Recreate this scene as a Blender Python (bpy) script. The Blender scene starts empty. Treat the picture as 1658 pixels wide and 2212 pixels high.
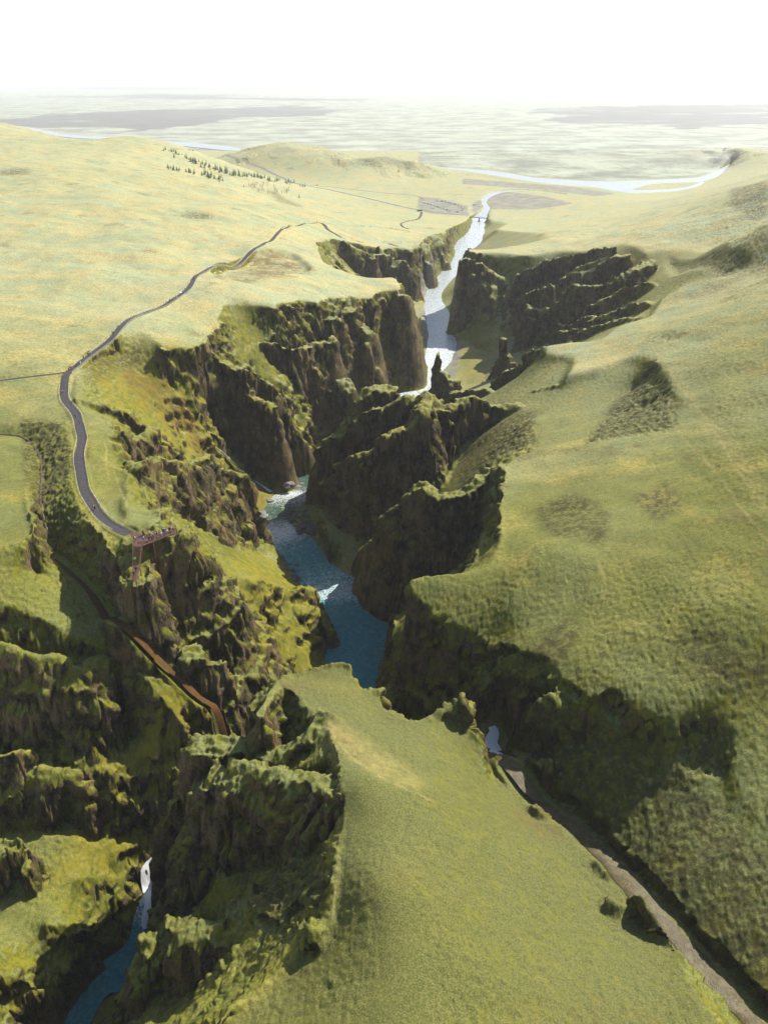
import bpy, bmesh, math, random, time
import numpy as np
from mathutils import Vector, Matrix
T0 = time.time()
rng = np.random.default_rng(7)
random.seed(11)
scene = bpy.context.scene
COL = scene.collection

# ------------------------------------------------------------------ camera
CAM_H = 218.0
PITCH = math.radians(28.7)
FPX, UC, VC = 1720.0, 829.0, 1105.5          # focal length and centre in a 1658 x 2211 frame
SP, CP = math.sin(PITCH), math.cos(PITCH)
cam_data = bpy.data.cameras.new("camera")
cam = bpy.data.objects.new("camera", cam_data)
COL.objects.link(cam)
cam.location = (0, 0, CAM_H)
cam.rotation_euler = (math.radians(90) - PITCH, 0, 0)
cam_data.sensor_fit = 'VERTICAL'
cam_data.sensor_height = 24.0
cam_data.lens = 24.0 * FPX / 2211.0
cam_data.clip_start = 0.5
cam_data.clip_end = 120000
scene.camera = cam


def ray(u, v):
    a = (np.asarray(u, float) - UC) / FPX
    b = (np.asarray(v, float) - VC) / FPX
    Y = CP - b * SP
    return a / Y, (SP + b * CP) / Y            # dx/dy and drop per metre of y


def P(u, v, z):
    kx, kz = ray(u, v)
    y = (CAM_H - np.asarray(z, float)) / np.maximum(kz, 1e-3)
    return kx * y, y


# ------------------------------------------------------------------ noise
def _hash(ix, iy, seed):
    h = (ix.astype(np.int64) * 374761393 + iy.astype(np.int64) * 668265263 + seed * 1442695041) & 0xFFFFFFFF
    h = ((h ^ (h >> 13)) * 1274126177) & 0xFFFFFFFF
    return (h ^ (h >> 16)) & 0xFFFF


_ang = np.arange(65536) * (2 * math.pi / 65536)
_GX, _GY = np.cos(_ang).astype(np.float32), np.sin(_ang).astype(np.float32)


def noise2(x, y, seed=0):
    x0 = np.floor(x); y0 = np.floor(y)
    fx = (x - x0).astype(np.float32); fy = (y - y0).astype(np.float32)
    ix = x0.astype(np.int64); iy = y0.astype(np.int64)
    u = fx * fx * fx * (fx * (fx * 6 - 15) + 10); v = fy * fy * fy * (fy * (fy * 6 - 15) + 10)
    def g(dx, dy):
        h = _hash(ix + dx, iy + dy, seed)
        return _GX[h] * (fx - dx) + _GY[h] * (fy - dy)
    a = g(0, 0); b = g(1, 0); c = g(0, 1); d = g(1, 1)
    a += u * (b - a); c += u * (d - c)
    return (a + v * (c - a)) * 1.5


def fbm(x, y, scale, octs=4, seed=0, gain=0.5, lac=2.03, mode=None):
    out = 0; amp = 1.0; tot = 0
    for o in range(octs):
        n = noise2(x / scale + 17.3 * o, y / scale - 9.1 * o, seed + o)
        if mode == 'billow': n = 2 * np.abs(n) - 0.5
        elif mode == 'ridge': n = 0.5 - 2 * np.abs(n)
        out = out + amp * n; tot += amp
        amp *= gain; scale /= lac
    return out / tot


def sstep(a, b, x):
    t = np.clip((x - a) / (b - a), 0, 1)
    return t * t * (3 - 2 * t)


def blur(a, n, k=1):
    for _ in range(n):
        a = np.pad(a, k, mode='edge')
        a = (a[:, :-2 * k] + 2 * a[:, k:-k] + a[:, 2 * k:]) / 4
        a = (a[:-2 * k] + 2 * a[k:-k] + a[2 * k:]) / 4
    return a


# ------------------------------------------------------------------ fan grid
C0 = 90.0
S0, S1 = -0.56, 0.56
T_0, T_1 = math.log(48 + C0), math.log(2900 + C0)
NX, NY = 1180, 1700                           # fine grid
MX, MY = NX // 2, NY // 2                     # solving grid


def to_st(x, y):
    x = np.asarray(x, float); y = np.asarray(y, float)
    return x / (y + C0), np.log(np.maximum(y + C0, 1.0))


def grid(nx, ny):
    s = np.linspace(S0, S1, nx); t = np.linspace(T_0, T_1, ny)
    S, T = np.meshgrid(s, t)
    Y = np.exp(T) - C0
    return S, T, S * (Y + C0), Y


# ------------------------------------------------------------------ plateau surface
BP = np.array([
    # left plateau
    (0,480,112),(300,520,108),(150,430,114),(0,400,117),(0,330,117),(290,293,112),(-150,280,110),(600,308,64),(645,314,58),(700,328,50),(765,343,38),(830,338,37),(892,350,24),(560,330,22),(800,362,6),(900,363,3),(620,360,22),(700,375,16),(1560,318,30),(1640,335,36),(1550,352,4),
    (0,266,104),(30,270,100),(60,283,95),(107,296,98),(145,300,104),(240,300,106),(310,300,106),(350,308,96),(400,323,80),(450,440,100),(500,400,90),(540,440,82),(420,590,98),(300,700,101),(100,640,107),(0,560,111),(140,810,101),(0,820,103),(-200,700,112),(-200,1000,100),
    (560,640,92),(640,600,86),(712,647,84),(852,625,78),(760,590,79),(620,490,88),(690,480,78),(780,490,60),(870,495,44),(870,529,54),(823,529,61),(744,517,70),
    (934,509,42),(967,497,34),(1011,479,17),(905,468,16),(600,560,92),(520,560,95),
    (230,1000,97),(300,1155,100),(387,1147,98),(260,1090,97),(175,950,99),(250,915,97),(60,1000,95),(0,1050,95),(150,1040,98),(300,1200,96),(0,900,98),(201,765,100),(351,751,98),(444,744,93),(520,700,92),
    # valley and plain
    (940,440,4),(1040,460,6),(860,447,7),(760,420,7),(700,405,7),(600,392,8),(520,345,6),(1000,400,3),(900,380,3),(1100,445,4),(1200,408,3),(1300,428,8),(1400,426,5),(1500,421,12),(1520,395,2),(1566,368,2),(1340,417,2),(1450,414,2),(1600,350,3),
    (630,450,52),(700,452,30),(560,400,50),(470,350,55),
    (1000,360,2),(1200,380,2),(1400,360,2),(1000,330,1),(1600,340,4),(750,350,6),
    # right side
    (1080,482,14),(1110,492,20),(1160,480,14),(1300,455,14),(1400,440,22),(1188,511,62),(1113,528,68),(1010,538,70),(1250,500,60),(1330,500,74),(1247,545,86),
    (1500,440,98),(1600,408,126),(1658,393,138),(1800,400,150),(1658,372,60),(1560,400,40),
    (1533,538,108),(1446,538,101),(1394,556,97),(1631,573,120),(1658,480,140),(1600,500,128),(1422,650,97),(1289,741,86),(1171,751,78),(1350,760,90),
    (1500,700,108),(1658,700,121),(1500,900,103),(1658,900,112),(1800,900,121),(1153,972,84),(1088,1004,84),(1300,1000,95),(1450,1050,99),(1658,1100,107),
    (1080,1200,86),(900,1245,82),(1000,1245,84),(940,1330,77),(1000,1370,76),(1060,1400,77.5),(1130,1420,81),(1190,1430,83),(900,1310,77),(1200,1200,93),(1400,1250,95),(1100,1310,85),(1658,1350,103),(1239,1330,86),(1219,1448,83),(1289,1535,83),(1443,1601,84),(1400,1450,90),(1575,1650,84),(1658,1779,83),(1658,1600,88),(1800,1500,94),(1800,1900,86),
    # peninsula
    (735,1440,78),(660,1450,78),(700,1500,83),(700,1600,90),(760,1700,96),(850,1750,95),(950,1700,87),(1030,1660,74),(1056,1690,66),(902,1560,80),(998,1510,76),(830,1540,77),(950,1560,77),(800,1900,101),(900,2100,103),(700,2211,102),
    (1000,1900,93),(1150,1850,79),(1100,2100,95),(1300,2100,84),(1450,2211,84),(1164,1756,68),(1307,1878,70),(1380,1972,72),(1460,2021,74),(725,1750,94),(716,1980,95),(600,2120,92),(480,2211,93),(900,2400,102),(600,2400,98),(1300,2400,90),
], float)


def tps_fit(pts):
    x, y = P(pts[:, 0], pts[:, 1], pts[:, 2])
    x = np.concatenate([x, BW[:, 0]]); y = np.concatenate([y, BW[:, 1]]); zz = np.concatenate([pts[:, 2], BW[:, 2]])
    s, t = to_st(x, y)
    q = np.stack([s, t], 1)
    d = np.linalg.norm(q[:, None] - q[None], axis=2)
    K = np.where(d > 0, d * d * np.log(d + 1e-12), 0) + 2e-4 * np.eye(len(q))
    A = np.zeros((len(q) + 3,) * 2)
    A[:-3, :-3] = K; A[:-3, -3] = 1; A[:-3, -2:] = q
    A[-3, :-3] = 1; A[-2:, :-3] = q.T
    w = np.linalg.solve(A, np.concatenate([zz, [0, 0, 0]]))
    return q, w


BW = np.array([(-273,2480,3),(-140,2450,3),(0,2420,3),(90,2420,2),(-1000,2750,6),(-560,2450,6),(-420,2150,10),(400,2600,1),(800,2700,1),(-200,2750,1),(1400,2700,5)], float)   # ground out of sight, x y z
_q, _w = tps_fit(BP)


def B_st(s, t):
    s = np.asarray(s, float); t = np.asarray(t, float)
    out = _w[-3] + _w[-2] * s + _w[-1] * t
    for (qs, qt), w in zip(_q, _w[:-3]):
        r2 = (s - qs) ** 2 + (t - qt) ** 2
        out = out + w * 0.5 * r2 * np.log(r2 + 1e-20)
    return np.clip(out, 0.5, 160)


def PB(uv):
    uv = np.array(uv, float)
    z = np.full(len(uv), 90.0)
    for _ in range(60):
        x, y = P(uv[:, 0], uv[:, 1], z)
        y = np.clip(y, 10, 3400)
        z = 0.55 * z + 0.45 * B_st(*to_st(x, y))
    x, y = P(uv[:, 0], uv[:, 1], z)
    return x, np.clip(y, 10, 3400), z


# ------------------------------------------------------------------ canyon outlines (frame coordinates on the plateau surface)
RIM_LEFT = [(1022,471),(1011,479),(990,488),(967,496),(934,507),(915,520),(891,535),(870,528),(823,528),(784,523),(744,517),(705,512),(690,520),(688,540),(700,565),(720,583),
    (752,592),(790,601),(805,602),(845,599),(862,606),(870,618),(868,634),(852,626),(823,628),(809,643),(770,640),(712,648),(690,662),(658,655),(620,668),(594,678),(560,672),(525,664),(491,664),
    (470,700),(444,744),(420,756),(385,752),(351,752),(330,735),(300,724),(272,731),(235,748),(201,767),(175,800),(162,830),(158,862),(172,884),(205,893),(238,908),(250,925),(232,945),(250,958),(205,958),(188,972),(186,988),(225,996),(270,1002),(282,1020),(262,1034),
    (280,1055),(262,1072),(258,1092),(275,1110),(300,1096),(340,1090),(350,1105),(310,1125),(330,1136),(384,1134),(394,1150),(384,1162),(330,1172),(315,1182),(300,1190),(282,1182),
    (240,1172),(205,1135),(172,1075),(150,1010),(150,960),(138,915),(100,898),(60,906),(20,914),(-120,915)]
GULLY_BACK = [(-120,962),(20,955),(56,962),(74,985),(66,1010),(66,1036),(56,1055),(62,1100),(74,1146),(56,1172),(0,1180),(-100,1180)]
RIM_RIGHT = [(1054,471),(1062,478),(1078,476),(1092,484),(1070,494),(1110,500),(1160,504),(1188,512),(1150,520),(1100,528),(1060,531),(1024,534),(1003,541),(1020,548),
    (1080,545),(1140,552),(1200,545),(1250,546),(1300,536),(1345,530),(1394,548),(1446,538),(1490,536),(1533,539),(1575,550),(1620,566),(1628,576),(1580,592),(1530,604),(1480,618),(1440,638),(1422,652),(1400,690),(1340,708),(1324,715),(1289,741),(1250,742),(1220,745),(1190,748),(1171,752),(1172,765),(1200,772),(1235,782),(1225,810),
    (1213,828),(1255,818),(1289,810),(1320,796),(1349,783),(1380,781),(1400,790),(1425,815),(1450,850),(1466,872),(1464,905),(1440,925),(1394,938),(1330,948),(1254,964),(1200,968),(1153,972),(1118,978),(1098,990),(1088,1004),
    (1086,1020),(1076,1061),(1077,1100),(1078,1140),(1076,1180),(1070,1216),(1042,1234),(1010,1240),(999,1233),(960,1233),(916,1233),(885,1243),(873,1256),(878,1285),(900,1312),(940,1332),(1000,1368),(1060,1398),(1130,1420),(1180,1440),(1209,1475),(1235,1500),
    (1262,1525),(1289,1537),(1308,1510),(1325,1512),(1342,1545),(1369,1582),(1443,1602),(1480,1575),(1516,1551),(1550,1580),(1576,1618),(1566,1678),(1575,1715),(1596,1746),(1658,1782),(1760,1850)]
PENINSULA = [(596,1472),(620,1457),(660,1447),(700,1438),(735,1433),(757,1442),(756,1462),(772,1484),(800,1488),(815,1492),(820,1512),(845,1534),(870,1544),(884,1558),(905,1552),(934,1533),(965,1518),(988,1506),(1002,1512),(1006,1550),(1022,1585),(1038,1612),(1034,1634),(1042,1665),(1056,1686),(1080,1678),(1092,1682),(1111,1702),(1164,1756),(1213,1787),(1254,1829),(1307,1878),(1345,1925),(1380,1970),(1420,2000),(1460,2030),(1481,2110),(1530,2180),(1580,2240)]
PENINSULA_LEFT = [(470,2240),(505,2180),(560,2140),(610,2095),(660,2045),(716,1990),(728,1900),(735,1780),(730,1700),(718,1600),(708,1555),(685,1535),(660,1532),(640,1505),(618,1485)]

# slopes, gullies and floors inside the canyon: (u, v, z); N takes the plateau height
N = None
LINES = [
    # left side, far to near
    [(870,529,N),(885,560,40),(900,590,22)],
    [("-62",826,46),("-40",850,36),("-3",860,22),("20",893,10)],
    [("-50",760,42),("-20",770,30),("10",790,15)],
    [("-38",668,54),("-10",672,38),("5",690,22)],
    [(762,720,66),(766,760,54),(772,800,42),(785,850,27),(800,880,16)],
    [(815,868,16),(845,850,13),(868,830,11.5),(890,800,11)],
    [(600,782,62),(650,800,52),(690,850,36),(710,910,20)],
    [(610,815,62),(625,840,52),(660,900,34),(690,960,20),(700,1000,14)],
    [(300,740,96),(330,800,82),(392,866,66),(440,930,48),(490,985,33),(530,1020,22),(578,1060,13)],
    [(251,755,97),(270,820,90),(330,890,78),(420,960,56),(500,1020,34),(548,1070,18)],
    [(230,905,93),(300,925,84),(380,965,66),(450,1010,46),(520,1062,24),(560,1090,15)],
    [(320,1060,84),(394,1118,60),(466,1165,41),(512,1176,31),(570,1200,18)],
    [(405,1195,73),(470,1195,60),(560,1235,38),(630,1260,20)],
    [(540,1250,56),(600,1262,43),(640,1278,34),(660,1300,20)],
    [(560,1340,44),(600,1360,36),(650,1400,26),(700,1432,17.5)],
    [(560,1420,35),(600,1450,28),(650,1480,20)],
    [(240,1280,84),(300,1330,79),(380,1390,70),(430,1400,66),(490,1410,57),(530,1440,46)],
    # gully and orange stream, lower left slopes
    [(-80,940,94.5),(20,938,94.5),(60,946,94),(85,980,93.5),(90,1010,93),(90,1045,92.5),(86,1080,92),(96,1125,90),(108,1165,86),(140,1220,85),(180,1262,83.5),(210,1300,82),(250,1350,79.5),(310,1405,75.5),(370,1445,70),(430,1500,64),(480,1545,58),(525,1592,51)],
    [(-100,1182,93),(0,1200,91),(60,1210,89),(120,1265,85),(200,1330,80)],
    [(-200,1300,92),(0,1300,88),(60,1320,86),(150,1370,81),(230,1400,76)],
    [(-80,1520,62),(0,1548,62),(90,1575,58),(179,1598,54),(240,1600,53),(290,1598,51)],
    [(300,1440,73),(360,1520,65.5),(400,1580,60),(430,1620,56)],
    [(-60,1700,54),(40,1720,50),(120,1740,47),(200,1740,45)],
    [(200,1660,50),(260,1668,50),(310,1650,52),(340,1620,55)],
    [(-60,1800,46),(54,1812,44),(120,1805,43),(165,1793,42)],
    [(-60,1985,40),(0,1982,40),(47,1972,40),(80,1900,41)],
    [(380,1650,53),(338,1700,45),(312,1780,37),(270,1850,34)],
    [(314,1800,33),(308,1850,27)],
    [(100,1900,40),(200,1900,37),(258,1900,31)],
    [(100,2000,40),(200,2000,37),(250,2010,33)],
    [(-60,2100,48),(0,2100,46),(80,2110,42),(140,2110,36)],
    [(-200,2300,56),(0,2240,50),(60,2240,46),(110,2230,38)],
    [(-400,1400,90),(-400,1700,75),(-350,2000,62),(-300,2300,58)],
    # peninsula flanks
    [(690,1640,86),(600,1660,82),(500,1672,78),(445,1690,74)],
    [(640,1520,62),(620,1560,52),(590,1600,44)],
    [(728,1800,84),(680,1800,74),(620,1830,58),(560,1880,42),(480,1930,32),(400,1960,27)],
    [(560,2060,82),(480,2080,68),(400,2130,50),(330,2170,36),(260,2200,26)],
    # right stream
    [(1060,1586,55),(1066,1630,57),(1072,1672,59),(1100,1695,61),(1130,1716,62),(1190,1758,63),(1250,1800,64),(1320,1875,66),(1380,1942,68),(1470,2040,70),(1560,2150,71),(1620,2215,72),(1700,2320,74)],
    [(1090,1600,58),(1084,1630,62),(1110,1640,66),(1140,1645,66),(1160,1680,64)],
    [(1250,1480,77),(1230,1540,72),(1150,1580,63),(1090,1600,58)],
    [(1300,1560,78),(1250,1620,72),(1160,1640,66)],
    [(1450,1700,78),(1350,1740,73),(1250,1760,66)],
    [(1560,1800,79),(1480,1880,75),(1400,1920,70)],
    [(1658,1900,81),(1600,2000,77),(1520,2060,73)],
    [(1700,2080,78),(1650,2150,76)],
    [(690,1095,22),(712,1170,26),(730,1215,27),(772,1250,28),(822,1298,31),(850,1342,35),(845,1390,34)],
    # right wall
    [(1060,1200,60),(1000,1225,46),(940,1240,36),(880,1270,24),(840,1290,17)],
    [(1000,1450,67),(980,1530,56)],
    [(905,1350,72),(895,1410,63),(880,1480,52),(860,1500,41),(835,1480,22)],
    [(1130,1500,73),(1080,1570,61)],
    [("24",163,40),("12",158,28),("2",172,22),("-4",200,18)],
    [(1130,885,74),(1090,905,70),(1040,945,62),(1000,985,53),(965,1020,46),(930,1055,42),(880,1110,33),(830,1160,24),(790,1205,17)],
    [(1150,900,80),(1110,960,74),(1060,1000,68)],
    [(1250,905,82),(1350,850,87),(1400,830,91)],
    [(1200,930,79),(1300,900,86),(1400,880,93)],
    [(981,716,10),(992,735,10),(1006,744,12),(1030,756,13),(1060,776,14),(1050,800,14),(1045,826,14),(1000,835,12)],
    [(1004,738,12),(1030,745,16),(1062,727,24),(1090,705,30)],
    [(1060,776,15),(1100,760,20),(1140,750,24),(1190,740,34),(1230,730,44)],
    [(1090,820,24),(1110,850,34),(1140,830,48)],
    [(983,760,10),(1000,790,10.5),(1010,830,11)],
    [(1000,640,12),(990,680,10),(985,712,9)],
    [(900,640,9),(890,700,11),(905,750,10),(896,800,11)],
]

# rock fins, spurs and pinnacles: (crest points, half width, side slope)
FINS = [
    # left wall
    ([(567,738,77),(596,750,72),(631,756,70),(666,750,69),(696,741,68),(713,736,68)],2.2,4),
    ([(713,738,68),(700,770,60),(690,800,53),(684,830,44)],4,4),
    ([(742,822,47),(752,838,44)],5,5),
    ([(712,648,N),(713,665,81),(711,684,76)],6,3.5),
    ([(748,640,N),(755,668,76)],5,3),
    ([(784,702,66),(796,715,62)],6,5),
    ([(797,735,58),(803,760,50),(810,790,40)],4,4),
    ([(561,686,82),(590,707,77),(611,700,79),(637,718,73),(648,740,66)],1.5,3),
    ([(438,747,90),(470,768,85),(502,788,80),(517,812,74),(549,858,64),(582,864,62),(590,876,60)],3,6),
    ([(520,796,78),(564,817,69),(596,832,65),(614,847,60),(620,876,52),(637,905,44),(655,943,33),(663,964,26)],2.5,4),
    ([(597,945,38),(606,985,28)],3,4),
    ([(351,752,N),(366,765,92),(380,774,89),(400,800,82),(408,820,77)],2.5,3.5),
    ([(160,862,99),(236,876,95),(287,894,90),(333,926,84),(352,952,74)],2.5,2.5),
    ([(247,937,N),(285,945,89),(316,935,89),(330,915,88),(345,945,82),(365,985,66)],2.5,3),
    ([(283,1000,N),(320,992,89),(358,990,85),(400,996,78),(437,988,72),(452,984,69),(470,1005,64),(480,1014,61)],2.5,3.5),
    ([(480,1014,61),(500,1017,58),(520,1022,54),(530,1045,48)],2.5,5),
    ([(470,1040,58),(492,1090,46)],3,4),
    ([(296,1152,100.0),(330,1150,100.0),(360,1150,99.8),(384,1147,99.6)],4.2,2.4),
    ([(330,1136,N),(384,1138,97),(392,1158,90)],3,4),
    ([(300,1190,97),(345,1187,95),(354,1215,92),(362,1233,90),(395,1234,88),(430,1240,85),(466,1250,82)],3.5,3.5),
    ([(420,1216,85),(440,1206,85),(458,1216,81),(466,1235,81)],1.6,4),
    ([(295,1200,96.4),(294,1230,95.6),(291,1258,95.4)],3.4,4),
    ([(466,1252,78),(484,1258,74),(502,1253,71),(515,1275,66),(535,1320,57),(547,1366,48),(552,1420,39)],2,3.5),
    ([(420,1412,72),(440,1416,71),(462,1430,68),(480,1445,64),(494,1462,58)],3,3.5),
    ([(622,1278,38),(640,1272,38),(655,1264,38),(668,1272,35)],2.5,4),
    ([(640,1310,35),(670,1305,32),(690,1320,28),(705,1345,25),(712,1362,22)],2,3),
    ([(250,1180,97),(262,1205,94)],2,4),
    # left wall, far stretch
    ([(687,514,N),(700,530,73),(730,560,65),(759,590,57)],3,2),
    ([(744,517,N),(768,533,63),(795,546,55)],3,2.5),
    ([(705,545,70),(725,575,62),(745,590,58)],2,2.5),
    ([(820,530,N),(828,545,55),(842,562,46)],3,4),
    ([(805,560,52),(815,548,56),(840,552,52)],3,5),
    ([(850,575,46),(868,562,50),(885,575,46),(900,600,30)],3,5),
    ([(700,578,70),(745,600,60),(775,612,50)],3,2.5),
    ([(915,520,N),(925,560,36),(930,590,20)],5,4),
    ([(940,508,N),(955,540,28),(960,565,14)],6,4),
    ([(868,634,N),(880,660,62),(888,690,48)],5,5),
    # right wall
    ([(1003,562,73),(1012,562,73)],5,8),
    ([(1016,572,69),(1030,568,70),(1042,568,70),(1062,582,66),(1074,595,62),(1085,595,62),(1097,612,57),(1102,630,51),(1109,648,46)],2.5,8),
    ([(1109,605,65),(1127,590,71),(1150,577,76),(1162,571,78),(1174,557,83),(1209,556,85),(1250,552,88),(1291,540,95),(1326,533,100)],2,8),
    ([(1130,560,70),(1144,543,78),(1162,539,80),(1178,545,80)],4,5),
    ([(1128,650,56),(1135,634,63),(1150,625,67),(1168,616,71),(1177,622,70),(1187,610,74),(1196,626,70)],2,6),
    ([(1144,663,56),(1162,665,57),(1180,660,60),(1197,653,64),(1209,644,68),(1217,617,77),(1238,612,80),(1270,612,82),(1297,612,84),(1326,609,87),(1370,580,95),(1410,562,98)],3,4),
    ([(1203,664,61),(1199,680,54),(1192,700,46)],2.5,6),
    ([(1228,595,76),(1240,586,80),(1265,588,82),(1310,560,92),(1350,550,96)],4,3),
    ([(1248,575,84),(1300,556,92),(1330,556,94)],3,3),
    ([(1276,660,72),(1290,650,76),(1311,638,81),(1355,618,89),(1410,610,95)],2.5,3),
    ([(1206,697,56),(1226,700,58),(1262,688,66),(1285,682,71)],2,6),
    ([(1287,690,70),(1310,680,76),(1341,668,84),(1370,659,90),(1405,650,96)],5,2.5),
    ([(1222,712,58),(1240,707,62),(1257,710,60)],2.5,8),
    ([(1259,718,63),(1297,703,74),(1326,694,80),(1370,686,89),(1399,680,93)],5,2.5),
    ([(1091,733,48),(1090,750,42)],1.5,6),
    ([(1088,752,42),(1077,765,36),(1062,795,26),(1048,822,16)],2,3),
    ([(1172,752,N),(1150,765,68),(1121,785,59),(1092,805,49),(1074,812,45),(1066,835,34)],2.5,4),
    ([(1190,775,76),(1174,775,74),(1150,792,67),(1121,824,56)],4,2.2),
    ([(1213,828,82),(1180,838,77),(1153,844,72),(1136,866,64),(1100,890,57)],2.5,2.5),
    ([(1206,855,78),(1180,850,76),(1160,866,70),(1138,878,65),(1132,898,58)],2.5,3),
    ([(1025,590,64),(1030,640,45),(1036,690,27)],3,6),
    ([(1046,585,65),(1052,640,46),(1056,690,28)],2.5,6),
    ([(1066,605,58),(1070,660,42),(1074,705,28)],3,6),
    ([(1092,640,50),(1096,690,36),(1100,720,28)],3,5),
    ([(1120,650,52),(1124,690,40),(1128,725,30)],3,5),
    ([(1150,690,50),(1152,715,40)],2.5,6),
    # central fins
    ([(684,1064,18),(713,1031,36),(729,1018,43),(746,989,55),(768,973,62),(795,970,65),(817,966,66),(824,947,71),(843,940,73),(863,922,76),(882,930,74),(905,888,82),(915,882,82)],2,4.5),
    ([(693,990,34),(707,953,50),(742,914,58),(765,878,66),(778,862,70),(795,844,74),(820,838,75),(842,834,75)],4,4),
    ([(770,905,62),(795,891,68),(817,885,70),(843,872,73),(858,859,76),(876,851,78),(889,853,77)],3,5),
    ([(915,882,82),(921,862,82),(928,848,83),(940,855,81),(952,868,79),(961,878,77),(968,910,68),(973,942,60),(971,985,50)],4,4),
    ([(975,872,77),(1003,860,77),(1020,858,77),(1034,860,76),(1058,876,70)],3,6),
    ([(1058,876,70),(1085,880,72),(1120,870,74)],2.5,3),
    ([(946,762,48),(944,775,44),(950,790,38)],1,7),
    ([(955,800,38),(965,815,36),(978,820,33)],3,5),
    ([(983,840,40),(1020,840,42),(1055,840,46),(1075,850,48)],2,4),
    ([(1088,1004,N),(1075,1000,82),(1055,1018,78),(1032,1041,77),(1000,1061,75),(961,1070,74),(938,1068,74),(925,1045,76),(908,1053,73),(880,1070,69),(856,1087,64),(830,1113,56),(814,1139,48),(801,1165,40),(788,1195,26)],3,4),
    ([(938,1074,72),(908,1097,65),(882,1119,58),(873,1139,52)],4,4),
    # peninsula
    ([(596,1472,N),(575,1488,77),(564,1515,76),(556,1545,75),(545,1572,73),(534,1602,70)],2,4),
    ([(705,1550,N),(672,1575,86),(647,1602,83),(604,1622,80),(572,1612,79),(560,1594,79),(530,1608,78),(480,1610,77),(430,1612,76)],3,4),
    ([(730,1690,N),(660,1672,88),(560,1668,82),(500,1665,79),(470,1672,77),(441,1692,74),(440,1715,70)],3,3),
    ([(520,1690,78),(487,1710,75),(468,1745,69),(461,1775,64)],3,4),
    ([(428,1615,76),(424,1645,72),(396,1675,68),(366,1715,63),(352,1755,57)],2,7),
    ([(716,1990,N),(640,1962,82),(573,1928,74),(501,1990,69),(444,2013,66),(400,2007,65),(362,2007,63),(342,2030,60)],4,3.2),
    ([(905,1560,N),(950,1540,78),(985,1515,80),(998,1503,82)],1.0,3),
    ([(790,1494,74),(813,1490,77)],1.0,3),
    ([(1030,1652,68),(1042,1629,68)],1.0,4),
    ([(1402,1992,75),(1392,1958,76),(1387,1938,78)],0.6,3.5),
    ([(560,1545,N),(600,1470,N),(625,1458,N)],1.5,3),
    ([(1387,1938,78),(1410,1985,76.5),(1440,2015,76),(1462,2045,75)],0.8,2.2),
    ([(1288,1868,72),(1306,1885,72)],0.8,2.2),
    ([(1318,1945,76),(1334,1957,75)],0.8,1.8),
    ([(1462,2100,78),(1474,2125,77)],0.9,2.5),
    ([(1528,2150,77),(1548,2162,76)],0.9,2.5),
    ([(1150,1745,70),(1170,1762,70)],0.7,2.2),
    # lower left
    ([(-80,1376,86),(11,1392,84),(72,1414,82),(136,1416,80),(168,1446,77),(201,1418,77),(247,1420,75),(268,1450,70),(280,1490,64)],1.5,1.9),
    ([(180,1605,56),(230,1610,55),(290,1620,52),(325,1640,48)],6,1.6),
    ([(-40,1640,63),(10,1632,63),(61,1612,64),(70,1640,60),(93,1662,58),(120,1664,57),(145,1660,57),(172,1690,53)],1.5,2.4),
    ([(-60,1835,51),(0,1838,50),(30,1848,50),(44,1870,47),(46,1900,42)],2.5,2.6),
    # beside the right stream
    ([(1086,1640,66),(1120,1650,68),(1165,1655,70)],2,3),
    ([(1209,1483,N),(1195,1500,80),(1180,1540,66)],4,3),
]

# river: (left u, v), (right u, v), water z ; far to near
RIVER = [((1019,471),(1051,471),2.5),((1011,500),(1042,497),3),((974,527),(1038,527),3.6),((983,550),(1004,543),4),((966,578),(999,579),4.6),((934,604),(970,604),5.2),((916,629),(947,636),6),((922,661),(953,661),6.6),((930,697),(974,690),7.4),
    ((936,719),(983,715),7.8),((931,754),(981,754),8.3),((922,783),(962,783),8.7),((897,805),(935,812),9),((877,830),(924,844),9.3),((868,852),(915,870),9.6),((820,862),(850,900),10),((765,890),(795,930),10.4),((716,940),(744,980),10.9),((676,992),(705,1020),11.3),((650,1034),(685,1030),11.6),
    ((612,1056),(678,1066),12),((574,1095),(628,1094),13),((570,1126),(614,1124),13.4),((585,1162),(635,1147),14),((610,1194),(682,1165),14.4),((638,1233),(703,1205),14.7),((656,1262),(743,1246),15),((681,1298),(805,1296),15.3),((696,1330),(837,1342),15.6),((713,1373),(837,1382),15.8),((705,1412),(820,1427),16),((716,1452),(808,1455),16.2),((735,1490),(803,1490),16.4),
    (-14,212,16.8),(-21,198,17),(-27,186,17.4),(-33,174,17.8),(-39,163,18.4),(-47,154,19.2),(-56,150,20.5),
    ((322,1893),(350,1893),22),((304,1962),(346,1952),23),((288,2040),(328,2036),19.5),((240,2075),(300,2090),20),((205,2120),(250,2140),20.5),((157,2176),(217,2148),21),((138,2212),(182,2212),21.2),((90,2290),(150,2290),21.5)]


# ------------------------------------------------------------------ solve the height field
def idx(x, y, nx, ny):
    s, t = to_st(x, y)
    return (s - S0) / (S1 - S0) * (nx - 1), (t - T_0) / (T_1 - T_0) * (ny - 1)


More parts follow.
